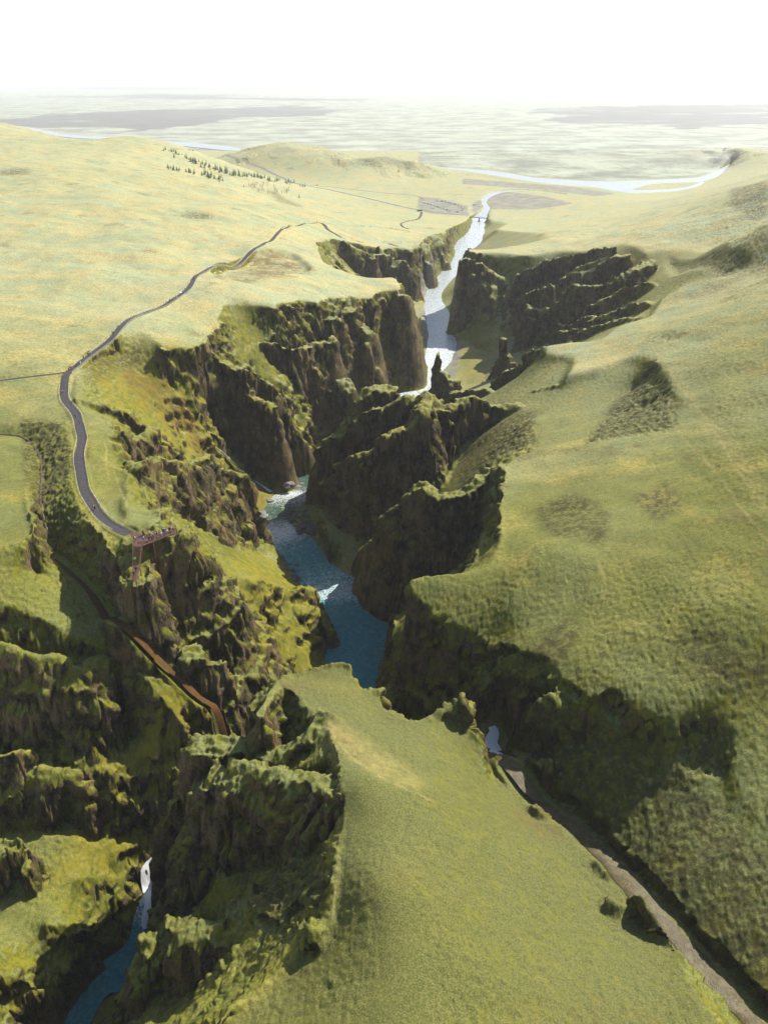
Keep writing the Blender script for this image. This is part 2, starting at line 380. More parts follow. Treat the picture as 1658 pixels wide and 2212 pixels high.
def in_poly(poly, nx, ny):
    """poly: world xy list; mask on a nx*ny grid"""
    px, py = idx(np.array([p[0] for p in poly]), np.array([p[1] for p in poly]), nx, ny)
    m = np.zeros((ny, nx), bool)
    n = len(px)
    cols = np.arange(nx)
    for j in range(max(0, int(py.min())), min(ny - 1, int(py.max()) + 1) + 1):
        yj = j + 1e-4
        xs = []
        for a in range(n):
            b = (a + 1) % n
            if (py[a] <= yj) != (py[b] <= yj):
                xs.append(px[a] + (yj - py[a]) / (py[b] - py[a]) * (px[b] - px[a]))
        xs.sort()
        for k in range(0, len(xs) - 1, 2):
            m[j, (cols >= xs[k]) & (cols <= xs[k + 1])] = True
    return m


def chaikin(p, n=1):
    p = np.array(p, float)
    for _ in range(n):
        a = p[:-1] * 0.75 + p[1:] * 0.25; b = p[:-1] * 0.25 + p[1:] * 0.75
        q = np.empty((2 * len(a), p.shape[1])); q[0::2] = a; q[1::2] = b
        p = np.vstack([p[:1], q, p[-1:]])
    return p


def wpoly(uv):
    x, y, z = PB(uv)
    return [(a, b) for a, b in zip(x, y)]


rl, gb, rr = wpoly(RIM_LEFT), wpoly(GULLY_BACK), wpoly(RIM_RIGHT)
canyon_poly = rl + gb + [(-420, 240), (-420, 0), (400, 0)] + rr[::-1]
pen_poly = wpoly(PENINSULA) + [(90, 0), (-60, 0)] + wpoly(PENINSULA_LEFT)

Ss, Ts, Xs, Ys = grid(MX, MY)
Bs = B_st(Ss, Ts)
inside = in_poly(canyon_poly, MX, MY) & ~in_poly(pen_poly, MX, MY)
fixed = ~inside
val = np.where(fixed, Bs, 0.0)


def raster(pts, f, v, nx, ny, wide=0):
    for (x0, y0, z0), (x1, y1, z1) in zip(pts[:-1], pts[1:]):
        i0, j0 = idx(x0, y0, nx, ny); i1, j1 = idx(x1, y1, nx, ny)
        n = int(max(abs(i1 - i0), abs(j1 - j0)) * 2) + 2
        k = np.linspace(0, 1, n)
        ii = np.rint(i0 + (i1 - i0) * k).astype(int); jj = np.rint(j0 + (j1 - j0) * k).astype(int)
        zz = z0 + (z1 - z0) * k
        for dj in range(-wide, wide + 1):
            for di in range(-wide, wide + 1):
                a, b = ii + di, jj + dj
                ok = (a >= 0) & (a < nx) & (b >= 0) & (b < ny)
                f[b[ok], a[ok]] = True; v[b[ok], a[ok]] = zz[ok]


def line_world(L):
    out = []
    for (u, v, z) in L:
        if isinstance(u, str):                 # "x", y, z written out for places out of sight
            out.append((float(u), v, z))
        elif z is None:
            x, y, z = PB([(u, v)]); out.append((x[0], y[0], z[0]))
        else:
            x, y = P(u, v, z); out.append((float(x), float(y), z))
    return out


for L in LINES:
    w = line_world(L)
    w = chaikin(w, 1)
    ff = np.zeros_like(fixed); vv = np.zeros_like(val)
    raster(w, ff, vv, MX, MY)
    ff &= inside
    val[ff] = vv[ff]; fixed |= ff

# river bed
rivL, rivR = [], []
for n_, (l, r, z) in enumerate(RIVER):
    if not isinstance(l, tuple):               # a stretch behind the rocks, as (x, y, water z)
        d = Vector((-0.62, -0.78)); q = Vector((d.y, -d.x)) * 4.0
        rivL.append((l + q.x, r + q.y, z)); rivR.append((l - q.x, r - q.y, z)); continue
    x, y = P(l[0], l[1], z); rivL.append((float(x), float(y), z))
    x, y = P(r[0], r[1], z); rivR.append((float(x), float(y), z))
rivL = chaikin(rivL, 2); rivR = chaikin(rivR, 2)
riv_mask = np.zeros_like(fixed); riv_val = np.zeros_like(val)
for k in np.linspace(0, 1, 41):
    raster(rivL * (1 - k) + rivR * k, riv_mask, riv_val, MX, MY)
val[riv_mask] = riv_val[riv_mask] - 1.0
fixed |= riv_mask


def solve(fixed, val, init, dx2, dy2, iters):
    h = np.where(fixed, val, init)
    wx, wy = 1 / dx2, 1 / dy2
    free = ~fixed
    ws = 2 * (wx + wy)
    jj, ii = np.indices(h.shape)
    for it in range(iters):
        for c in (0, 1):
            hp = np.pad(h, 1, mode='edge')
            n = (wx * (hp[1:-1, :-2] + hp[1:-1, 2:]) + wy * (hp[:-2, 1:-1] + hp[2:, 1:-1])) / ws
            m = free & (((ii + jj) & 1) == c)
            h = np.where(m, h + 1.7 * (n - h), h)
    return h


def down(f, v):
    ny, nx = f.shape[0] // 2 * 2, f.shape[1] // 2 * 2
    f4 = f[:ny, :nx].reshape(ny // 2, 2, nx // 2, 2).astype(float); v4 = v[:ny, :nx].reshape(ny // 2, 2, nx // 2, 2)
    c = f4.sum((1, 3)); s = (f4 * v4).sum((1, 3))
    return c > 0, np.where(c > 0, s / np.maximum(c, 1), 0)


def up(h, shape):
    ny, nx = shape
    yi = np.linspace(0, h.shape[0] - 1, ny); xi = np.linspace(0, h.shape[1] - 1, nx)
    return bil(h, *np.meshgrid(xi, yi))


def bil(h, fx, fy):
    fx = np.clip(fx, 0, h.shape[1] - 1.001); fy = np.clip(fy, 0, h.shape[0] - 1.001)
    i = fx.astype(int); j = fy.astype(int); a = fx - i; b = fy - j
    return (h[j, i] * (1 - a) + h[j, i + 1] * a) * (1 - b) + (h[j + 1, i] * (1 - a) + h[j + 1, i + 1] * a) * b


levels = [(fixed, val)]
for _ in range(5):
    levels.append(down(*levels[-1]))
dx2 = (S1 - S0) ** 2 / MX ** 2; dy2 = (T_1 - T_0) ** 2 / MY ** 2
h = None
for k in range(len(levels) - 1, -1, -1):
    f, v = levels[k]
    init = np.full(f.shape, 50.0) if h is None else up(h, f.shape)
    h = solve(f, v, init, dx2, dy2, 260 if k > 1 else (90 if k else 45))
h_s = blur(h, 1)
print("solved", round(time.time() - T0, 1))

# ------------------------------------------------------------------ fine height field with rock, moss and hummock relief
Sf, Tf, X, Y = grid(NX, NY)
fi, fj = np.meshgrid(np.arange(NX) * (MX - 1) / (NX - 1), np.arange(NY) * (MY - 1) / (NY - 1))
SCALE = (Y + C0)                                # metres per unit of s


def steep(h, nx, ny, Yg):
    ds = (S1 - S0) / (nx - 1); dt = (T_1 - T_0) / (ny - 1)
    gy, gx = np.gradient(h)
    return np.hypot(gx / (ds * (Yg + C0)), gy / (dt * (Yg + C0)))


fin_w = []
for crest, hw, k in FINS:
    w = np.array(line_world(crest), float)
    fin_w.append((chaikin(w, 1), hw, k))


def apply_fins(h, X, Y, mask=None):
    """raise h to each rock fin; X, Y are the places asked for"""
    for n, (w, hw, k) in enumerate(fin_w):
        R = hw + 75.0 / k + 6
        m = (X > w[:, 0].min() - R) & (X < w[:, 0].max() + R) & (Y > w[:, 1].min() - R) & (Y < w[:, 1].max() + R)
        if not m.any(): continue
        x, y = X[m], Y[m]
        best = np.full(len(x), 1e9); z = np.zeros(len(x))
        for (x0, y0, z0), (x1, y1, z1) in zip(w[:-1], w[1:]):
            dx, dy = x1 - x0, y1 - y0
            t = np.clip(((x - x0) * dx + (y - y0) * dy) / (dx * dx + dy * dy + 1e-9), 0, 1)
            d = np.hypot(x - x0 - t * dx, y - y0 - t * dy)
            c = d < best
            best = np.where(c, d, best); z = np.where(c, z0 + t * (z1 - z0), z)
        e = np.maximum(best - hw, 0)
        f = z - 0.6 * np.minimum(best / hw, 1) ** 2 - k * np.sqrt(e * e + 0.3) + 0.55 * k
        f += np.clip(hw / 2.5, 0.5, 1.2) * (1.7 * fbm(x, y, 8, 2, 181 + n) + 1.0 * fbm(x, y, 3.0, 2, 191 + n))
        a = h[m]
        # smooth maximum, 1.6 m wide
        q = np.clip(0.5 + (f - a) / 2.0, 0, 1)
        h[m] = a * (1 - q) + f * q + 1.0 * q * (1 - q)
        if mask is not None: mask[m] = np.maximum(mask[m], q)
    return h


hs_fin = apply_fins(h_s.copy(), Xs, Ys)
slope_s = steep(hs_fin, MX, MY, Ys)
ins_b = blur(inside.astype(float), 6)
near_riv = blur(riv_mask.astype(float), 4)
wall_s = sstep(0.7, 1.7, blur(slope_s, 3)) * sstep(0.02, 0.4, ins_b)
mid_s = sstep(0.16, 0.5, blur(slope_s, 5))
wall = bil(wall_s, fi, fj)
ins = bil(ins_b, fi, fj)
nriv = bil(near_riv, fi, fj)
# domain warp: buttresses and scallops
amp = bil(blur(wall_s, 3), fi, fj) * np.clip(1 - nriv * 1.2, 0.1, 1)
size = np.clip(SCALE / 420, 0.8, 2.0)
wx = amp * size * (3.2 * fbm(X, Y, 24, 3, 5) + 0.8 * fbm(X, Y, 9, 3, 9))
wy = amp * size * (3.2 * fbm(X, Y, 24, 3, 15) + 0.8 * fbm(X, Y, 9, 3, 19))
ii, jj = idx(X + wx, Y + wy, MX, MY)
H = bil(h_s, ii, jj)
fin_mask = np.zeros_like(H)
H = apply_fins(H, X + wx, Y + wy, fin_mask)
fin_mask = blur(fin_mask, 3)
# ledges
ph = 9 * fbm(X, Y, 45, 2, 31)
per = 22.0
H = H + wall * 0.4 * per / (2 * math.pi) * np.sin(2 * math.pi * (H + ph) / per)
per2 = 6.5
H = H + wall * 0.42 * per2 / (2 * math.pi) * np.sin(2 * math.pi * (H + 1.3 * ph + 1.5 * fbm(X, Y, 9, 2, 33)) / per2)
# relief
far = np.clip(SCALE / 600, 0, 4)
calm = np.clip(1 - nriv * 1.5, 0, 1)
H += (1 - ins) * np.clip(sstep(8, 60, H), 0, 1) * (8.0 * fbm(X, Y, 190, 3, 41) + 2.6 * fbm(X, Y, 50, 3, 43) + 0.5 * fbm(X, Y, 14, 2, 45))
rough = sstep(-0.1, 0.5, fbm(X, Y, 60, 3, 51)) * (1 - wall) * (0.25 + 0.75 * ins)
hum = 0.6 * fbm(X, Y, 2.8, 3, 61, mode='billow') + 0.5 * np.clip(1.9 - SCALE / 260, 0, 1) * fbm(X, Y, 1.3, 2, 63, mode='billow')
hum2 = fbm(X, Y, 9.0, 3, 67, mode='billow')
mid = bil(mid_s, fi, fj)
fade = np.clip(1.3 - SCALE / 900, 0, 1)
def zone_mask(polys, n=5):
    m = np.zeros((MY, MX), bool)
    for uv in polys: m |= in_poly(wpoly(uv), MX, MY)
    return bil(blur(m.astype(float), n), fi, fj)


pen_m = bil(blur(in_poly(pen_poly, MX, MY).astype(float), 4), fi, fj)
lump = zone_mask([[(40,900),(145,905),(165,1010),(200,1110),(250,1190),(150,1260),(60,1060)], [(1250,960),(1330,860),(1400,795),(1455,855),(1462,920),(1390,940)], [(1455,1605),(1516,1556),(1570,1620),(1558,1676),(1480,1650)], [(1440,545),(1540,542),(1620,570),(1560,600),(1460,575)], [(985,960),(1100,880),(1160,880),(1150,960),(1060,1000),(1000,1050)], [(580,1720),(725,1700),(716,1980),(600,2000)], [(200,765),(300,730),(340,765),(270,800),(190,840)], [(690,520),(744,520),(784,526),(800,580),(752,588),(715,580)], [(1300,500),(1500,450),(1658,410),(1658,470),(1540,520),(1350,525)]], 6)
H += -calm * fade * ((0.2 + 0.35 * mid) * rough * (1 - 0.8 * pen_m) + 0.40 * mid * (1 - wall)) * hum * 0.8
H += -lump * fade * (1.1 * fbm(X, Y, 4.2, 3, 65, mode='billow') + 0.5 * hum)
H += -calm * wall * fade * (0.6 * hum + 1.5 * hum2)
H += calm * (0.02 + 0.25 * mid) * fbm(X, Y, 1.6, 2, 71) * fade
H += calm * 0.25 * fbm(X, Y, 14, 3, 73) * fade
for uv, dep in (([(460,600),(502,567),(594,545),(630,552),(672,590),(594,606),(502,610)], 4.5), ([(1440,545),(1540,542),(1620,570),(1560,600),(1460,575)], 2.0), ([(1455,1605),(1516,1556),(1570,1620),(1558,1676),(1480,1650)], 1.5)):
    H -= dep * bil(blur(in_poly(wpoly(uv), MX, MY).astype(float), 4), fi, fj)
fin_w = [(chaikin(np.array(line_world([(560,318,50),(600,306,66),(645,312,58),(700,327,50),(765,343,40),(830,337,38),(885,347,30)]), float), 1), 25, 0.30), (chaikin(np.array(line_world([(1535,324,26),(1565,317,32),(1605,322,34),(1660,330,40)]), float), 1), 25, 0.35)]
hill0 = H.copy()
H = apply_fins(H, X + 30 * fbm(X, Y, 90, 3, 141), Y + 30 * fbm(X, Y, 90, 3, 143))
edge = sstep(2550, 2860, Y)
H = H * (1 - edge) + 0.2 * edge

# ------------------------------------------------------------------ paths and water that shape the ground
def h_at(x, y):
    i, j = idx(np.asarray(x, float), np.asarray(y, float), NX, NY)
    return bil(H, i, j)


def hit(u, v):
    """first point of the ground seen at a place of the photo"""
    kx, kz = ray(u, v)
    ys = np.exp(np.linspace(math.log(40.), math.log(3300.), 5000))
    zr = CAM_H - kz * ys
    below = zr <= h_at(kx * ys, ys)
    k = int(np.argmax(below)) if below.any() else len(ys) - 1
    y = ys[k]
    return float(kx * y), float(y), float(h_at(kx * y, y))


PATHS = dict(
    main=([(279,1151),(251,1140),(222,1119),(201,1090),(183,1061),(179,1036),(174,1008),(171,985),(176,962),(180,948),(173,923),(168,898),(157,883),(143,869),(138,851),(141,826),(143,808),(161,796),(190,772),(215,753),(243,738),(252,719),(267,701),(287,686),(315,676),(358,660),(387,640),(414,620),(420,599),(441,586),(484,572),(537,550),(570,529),(594,509),(620,490),(650,484),(682,480),(693,481),(702,487),(706,494),(718,502),(730,509),(742,515),(766,519),(781,524)], 3.3),
    branch=([(-60,830),(0,823),(60,815),(110,809),(140,806)], 2.0),
    lower=([(885,476),(898,475),(906,470),(909,463),(910,458)], 4.2),
    loop=([(885,476.5),(868,481),(865,485),(868,490),(883,495)], 3.2),
    trail=([(697,482),(742,485),(776,489),(817,490),(847,493),(885,501)], 1.6),
)
ROADS = dict(
    gravel_road=([(380,321),(397,324),(417,326),(454,332),(493,341),(538,352),(570,364),(597,378),(620,388),(652,399),(702,408),(765,422),(829,437),(885,450),(901,453),(917,456),(960,461),(1000,465),(1016,468)], 6.5),
    access_road=([(652,399),(700,402),(760,409),(829,417),(885,421),(905,424),(915,431)], 5.0),
)


flat_m = np.zeros_like(H)


def lay(pts, width, bank=1.6):
    """a level bed under a path; returns its centre line (x, y, z) on the ground"""
    w = np.array([hit(*p) if len(p) == 2 else (*map(float, P(*p)), p[2]) for p in pts])
    w = chaikin(w, 3)
    d = np.r_[0, np.cumsum(np.hypot(*np.diff(w[:, :2], axis=0).T))]
    step = max(1.0, d[-1] / 700)
    q = np.arange(0, d[-1], step)
    x, y = np.interp(q, d, w[:, 0]), np.interp(q, d, w[:, 1])
    z = h_at(x, y)
    z = np.convolve(np.pad(z, 6, mode='edge'), np.ones(13) / 13, 'valid')
    R = width / 2 + bank
    for k in range(len(x) - 1):
        i0, j0 = idx(min(x[k], x[k + 1]) - R, min(y[k], y[k + 1]) - R, NX, NY); i1, j1 = idx(max(x[k], x[k + 1]) + R, max(y[k], y[k + 1]) + R, NX, NY)
        i0b, _ = idx(min(x[k], x[k + 1]) - R, max(y[k], y[k + 1]) + R, NX, NY); i1b, _ = idx(max(x[k], x[k + 1]) + R, min(y[k], y[k + 1]) - R, NX, NY)
        i0, i1 = min(i0, i0b), max(i1, i1b)
        sl = (slice(max(int(j0), 0), min(int(j1) + 2, NY)), slice(max(int(i0), 0), min(int(i1) + 2, NX)))
        a, b = X[sl], Y[sl]
        dx, dy = x[k + 1] - x[k], y[k + 1] - y[k]
        t = np.clip(((a - x[k]) * dx + (b - y[k]) * dy) / (dx * dx + dy * dy + 1e-9), 0, 1)
        dd = np.hypot(a - x[k] - t * dx, b - y[k] - t * dy)
        m = 1 - sstep(width / 2 + 0.3, R, dd)
        flat_m[sl] = np.maximum(flat_m[sl], m)
        H[sl] = H[sl] * (1 - m) + (z[k] + t * (z[k + 1] - z[k])) * m
    return np.stack([x, y, z], 1)


tracks = {k: (lay(*v), v[1]) for k, v in {**PATHS, **ROADS}.items()}

STREAMS = dict(iron=([(120,1205),(150,1235),(180,1262),(210,1300),(250,1350),(310,1405),(370,1445),(430,1500),(480,1545),(525,1592)], 2.8),
               side=([q for q in LINES if q[0] == (1060,1586,55)][0], 5.5),
               cascade=([(470,960),(500,1000),(516,1014),(545,1036),(568,1052),(588,1064)], 1.6))
beds = {k: (lay(*v), v[1]) for k, v in STREAMS.items()}

# rivers on the valley floor, as (bank, other bank, water z)
GLACIAL = [((890,349),(890,356)),((910,356),(908,364)),((960,361),(958,367)),((1004,363),(1002,370)),((1079,370),(1075,379)),((1154,384),(1150,393)),((1229,389),(1225,400)),((1290,392),(1288,404)),((1330,391),(1332,414)),((1362,390),(1368,408)),((1400,389),(1402,397)),((1460,386),(1462,394)),((1510,384),(1514,393)),((1542,371),(1550,382)),((1560,361),(1566,367)),((1574,353),(1580,357))]
SIDE = [((1322,398),(1322,411)),((1345,404),(1343,415)),((1370,411),(1370,417)),((1420,409),(1420,415)),((1470,407),(1470,412)),((1505,398),(1508,404)),((1515,390),(1520,394))]
OUTFLOW = [((1019,471),(1051,471)),((1026,464),(1053,462)),((1040,455),(1057,454)),((1044,449),(1059,448)),((1040,440),(1052,441)),((1039,432),(1051,434)),((1045,423),(1059,426)),((1058,416),(1072,420)),((1080,412),(1088,416)),((1110,410),(1112,414)),((1149,411),(1150,414)),((1190,415),(1190,418)),((1222,420),(1221,423))]


def flat_strip(pairs, z0, z1):
    L, R = [], []
    for k, (a, b) in enumerate(pairs):
        z = z0 + (z1 - z0) * k / (len(pairs) - 1)
        L.append((*map(float, P(*a, z)), z)); R.append((*map(float, P(*b, z)), z))
    return chaikin(L, 2), chaikin(R, 2)


valley = {"glacial_river": flat_strip(GLACIAL, 1.2, 1.2), "side_channel": flat_strip(SIDE, 1.02, 1.08), "outflow": flat_strip(OUTFLOW, 2.42, 1.6)}
masks = {}
for k, (L, R) in valley.items():
    poly = [tuple(p[:2]) for p in L] + [tuple(p[:2]) for p in R[::-1]]
    masks[k] = m = blur(in_poly(poly, NX, NY).astype(float), 2)
    zc = L[:, 2].mean()
    near = blur((m > 0.05).astype(float), 8)
    if k == "outflow":
        near = near * sstep(1300, 1420, Y)
        H = H * (1 - near) + np.minimum(np.maximum(H, zc + 0.5), zc + 2.5) * near
    else:
        near = blur((m > 0.05).astype(float), 25)
        H = H * (1 - near) + np.minimum(np.maximum(H, zc + 0.5), zc + 3.0) * near
        H = np.where(near > 0.02, np.maximum(H, zc + 0.4), H)
for k, m in masks.items():
    H = H * (1 - m) + (valley[k][0][:, 2].mean() - 0.8) * m

worn = np.zeros((NY, NX), bool); _v = np.zeros((NY, NX))
for t_ in ([(1378,690),(1395,715),(1420,770),(1450,805),(1478,850),(1520,900),(1560,960),(1600,1030),(1640,1080),(1700,1150)], [(1340,720),(1370,760),(1440,800)], [(1440,880),(1480,960),(1540,1010),(1600,1100),(1680,1200)], [(690,1530),(720,1590),(760,1640),(820,1680),(880,1705),(940,1735)], [(700,1545),(720,1620),(735,1780),(728,1900),(716,1990)],
           [(225,950),(232,975),(228,1000),(236,1030)], [(245,1010),(262,1060),(280,1100),(270,1130)], [(500,680),(440,690),(380,690),(330,684)], [(1129,465),(1279,450),(1429,433),(1554,413)], [(0,860),(60,850),(110,840)], [(0,740),(120,700),(260,650),(400,600)], [(40,790),(100,780),(180,740)],
           [(1290,1210),(1310,1260),(1300,1320)], [(1658,860),(1520,880),(1440,870)]):
    w_ = chaikin(np.array([hit(u, v) for u, v in t_]), 2)
    raster(w_, worn, _v, NX, NY)
worn = blur(worn.astype(float), 1) * 1.6
lava_w = [hit(u, v)[:2] for u, v in [(905,352),(930,357),(1004,361),(1079,368),(1154,382),(1229,387),(1290,390),(1340,389),(1460,385),(1510,382),(1545,368),(1572,350),(1620,318),(1300,318),(1000,318),(905,318)]]
lava = blur(in_poly(lava_w, NX, NY).astype(float), 2) * np.clip(1 - 1.5 * sum(masks.values()), 0, 1)
H += lava * (2.2 * fbm(X, Y, 45, 4, 161, mode='billow') + 1.2)

# ground under the viewing platform
DECK = [(281,1150),(289,1165),(288,1180),(306.5,1180),(331,1170.5),(358,1159),(380,1152),(381,1141),(369,1141),(341,1151),(324,1155),(311,1153),(296,1150)]
DECK_Z = 100.7
deck_w = [tuple(map(float, P(u, v, DECK_Z))) for u, v in DECK]
dm = blur(in_poly(deck_w, NX, NY).astype(float), 3)
H = np.where(dm > 0.02, np.minimum(H, DECK_Z - 0.5), H)


def noise3(x, y, z, seed=0):
    z0 = np.floor(z); f = z - z0; f = f * f * (3 - 2 * f)
    k = z0.astype(np.int64)
    a = np.empty_like(x); b = np.empty_like(x)
    for kk in np.unique(k):
        m = k == kk
        a[m] = noise2(x[m] + 37.7 * kk, y[m] - 23.3 * kk, seed); b[m] = noise2(x[m] + 37.7 * (kk + 1), y[m] - 23.3 * (kk + 1), seed)
    return a * (1 - f) + b * f


# rock relief pushed sideways out of the walls
ds = (S1 - S0) / (NX - 1); dt = (T_1 - T_0) / (NY - 1)
gT, gS = np.gradient(H)
gx = gS / (ds * SCALE); gy = gT / (dt * SCALE) - Sf * gx
gx, gy = blur(gx, 1), blur(gy, 1)
nl = np.sqrt(gx * gx + gy * gy + 1)
rock_w = sstep(1.0, 2.2, np.hypot(gx, gy)) * calm * (1 - flat_m)
mk = rock_w > 0.02
xm, ym, zm = X[mk], Y[mk], H[mk]
disp = 2.6 * noise3(xm / 8, ym / 8, zm / 6, 91) + 1.6 * noise3(xm / 3.4, ym / 3.4, zm / 2.6, 95) + 0.8 * noise3(xm / 1.6, ym / 1.6, zm / 1.3, 99) + 1.2 * (0.5 - 2 * np.abs(noise3(xm / 6, ym / 6, zm / 9, 97)))
crk = noise3(xm / 6.5, ym / 6.5, zm / 16, 171); crk2 = noise3(xm / 11, ym / 11, zm / 4.0, 175)
crk3 = noise3(xm / 3.2, ym / 3.2, zm / 7, 179)
disp -= 2.4 * np.exp(-(crk / 0.06) ** 2) + 1.3 * np.exp(-(crk2 / 0.05) ** 2) + 0.9 * np.exp(-(crk3 / 0.08) ** 2)
disp *= rock_w[mk] * np.clip(SCALE[mk] / 420, 0.7, 1.6)
VX, VY, VZ = X.copy(), Y.copy(), H.copy()
VX[mk] -= gx[mk] / nl[mk] * disp; VY[mk] -= gy[mk] / nl[mk] * disp; VZ[mk] += disp / nl[mk]
print("relief", round(time.time() - T0, 1))


# ------------------------------------------------------------------ helpers
def tag(o, label=None, cat=None, group=None, kind=None):
    if label: o["label"] = label
    if cat: o["category"] = cat
    if group: o["group"] = group
    if kind: o["kind"] = kind
    return o


def mesh_obj(name, verts, faces, mat=None, parent=None, smooth=False):
    me = bpy.data.meshes.new(name)
    me.from_pydata([tuple(v) for v in verts], [], faces)
    if mat: me.materials.append(mat)
    if smooth: me.polygons.foreach_set("use_smooth", [True] * len(me.polygons))
    o = bpy.data.objects.new(name, me)
    COL.objects.link(o)
    if parent: o.parent = parent
    return o


def grid_mesh(name, X, Y, Z, mat, attrs={}):
    ny, nx = X.shape
    me = bpy.data.meshes.new(name)
    nv = nx * ny; nf = (nx - 1) * (ny - 1)
    co = np.stack([X, Y, Z], 2).reshape(-1).astype(np.float32)
    me.vertices.add(nv); me.vertices.foreach_set("co", co)
    k = np.arange(nv).reshape(ny, nx)
    q = np.stack([k[:-1, :-1], k[:-1, 1:], k[1:, 1:], k[1:, :-1]], 2).reshape(-1).astype(np.int32)
    me.loops.add(nf * 4); me.loops.foreach_set("vertex_index", q)
    me.polygons.add(nf)
    me.polygons.foreach_set("loop_start", np.arange(0, nf * 4, 4, dtype=np.int32))
    me.polygons.foreach_set("use_smooth", np.ones(nf, bool))
    me.update(calc_edges=True)
    for n, a in attrs.items():
        at = me.attributes.new(n, 'FLOAT', 'POINT'); at.data.foreach_set("value", a.reshape(-1).astype(np.float32))
    if mat: me.materials.append(mat)
    o = bpy.data.objects.new(name, me); COL.objects.link(o)
    return o


class NT:
    """small helper for node materials"""
    def __init__(self, name):
        self.m = bpy.data.materials.new(name); self.m.use_nodes = True
        self.t = self.m.node_tree; self.n = self.t.nodes; self.b = self.n["Principled BSDF"]
    def new(self, typ, **kw):
        o = self.n.new(typ)
        for k, v in kw.items():
            if k.startswith("i_"): o.inputs[k[2:]].default_value = v
            else: setattr(o, k, v)
        return o
    def link(self, a, b): self.t.links.new(a, b)
    def set(self, sock, v):
        if hasattr(v, "is_output"): self.link(v, sock)
        else: sock.default_value = v
    def math(self, op, a, b=0.0, clamp=False):
        o = self.new("ShaderNodeMath", operation=op, use_clamp=clamp); self.set(o.inputs[0], a); self.set(o.inputs[1], b); return o.outputs[0]
    def ramp(self, f, a, b):
        o = self.new("ShaderNodeMapRange", interpolation_type='SMOOTHSTEP'); self.set(o.inputs[0], f); o.inputs[1].default_value = a; o.inputs[2].default_value = b; return o.outputs[0]
    def mix(self, f, a, b, mode='MIX'):
        o = self.new("ShaderNodeMix", data_type='RGBA', blend_type=mode); self.set(o.inputs[0], f)
        for s, v in ((o.inputs[6], a), (o.inputs[7], b)):
            if hasattr(v, "is_output"): self.link(v, s)
            else: s.default_value = (*v, 1)
        return o.outputs[2]
    def noise(self, scale, detail=4, rough=0.55, vec=None, dist=0.0):
        o = self.new("ShaderNodeTexNoise"); o.inputs["Scale"].default_value = scale; o.inputs["Detail"].default_value = detail; o.inputs["Roughness"].default_value = rough; o.inputs["Distortion"].default_value = dist
        self.link(vec if vec is not None else self.pos, o.inputs["Vector"]); return o.outputs[0]
    def attr(self, name):
        o = self.new("ShaderNodeAttribute", attribute_name=name); return o.outputs["Fac"]
    @property
    def pos(self):
        if not hasattr(self, "_p"):
            self._p = self.new("ShaderNodeNewGeometry")
        return self._p.outputs["Position"]


def simple_mat(name, col, rough=0.7, var=0.15, scale=3.0, metallic=0.0, spec=0.5):
    t = NT(name)
    oc = t.new("ShaderNodeTexCoord")
    n = t.noise(scale, 3, vec=oc.outputs["Object"])
    c = t.mix(t.ramp(n, 0.3, 0.7), tuple(x * (1 - var) for x in col), tuple(min(1, x * (1 + var)) for x in col))
    t.link(c, t.b.inputs["Base Color"])
    t.b.inputs["Roughness"].default_value = rough; t.b.inputs["Metallic"].default_value = metallic
    t.b.inputs["Specular IOR Level"].default_value = spec
    return t.m

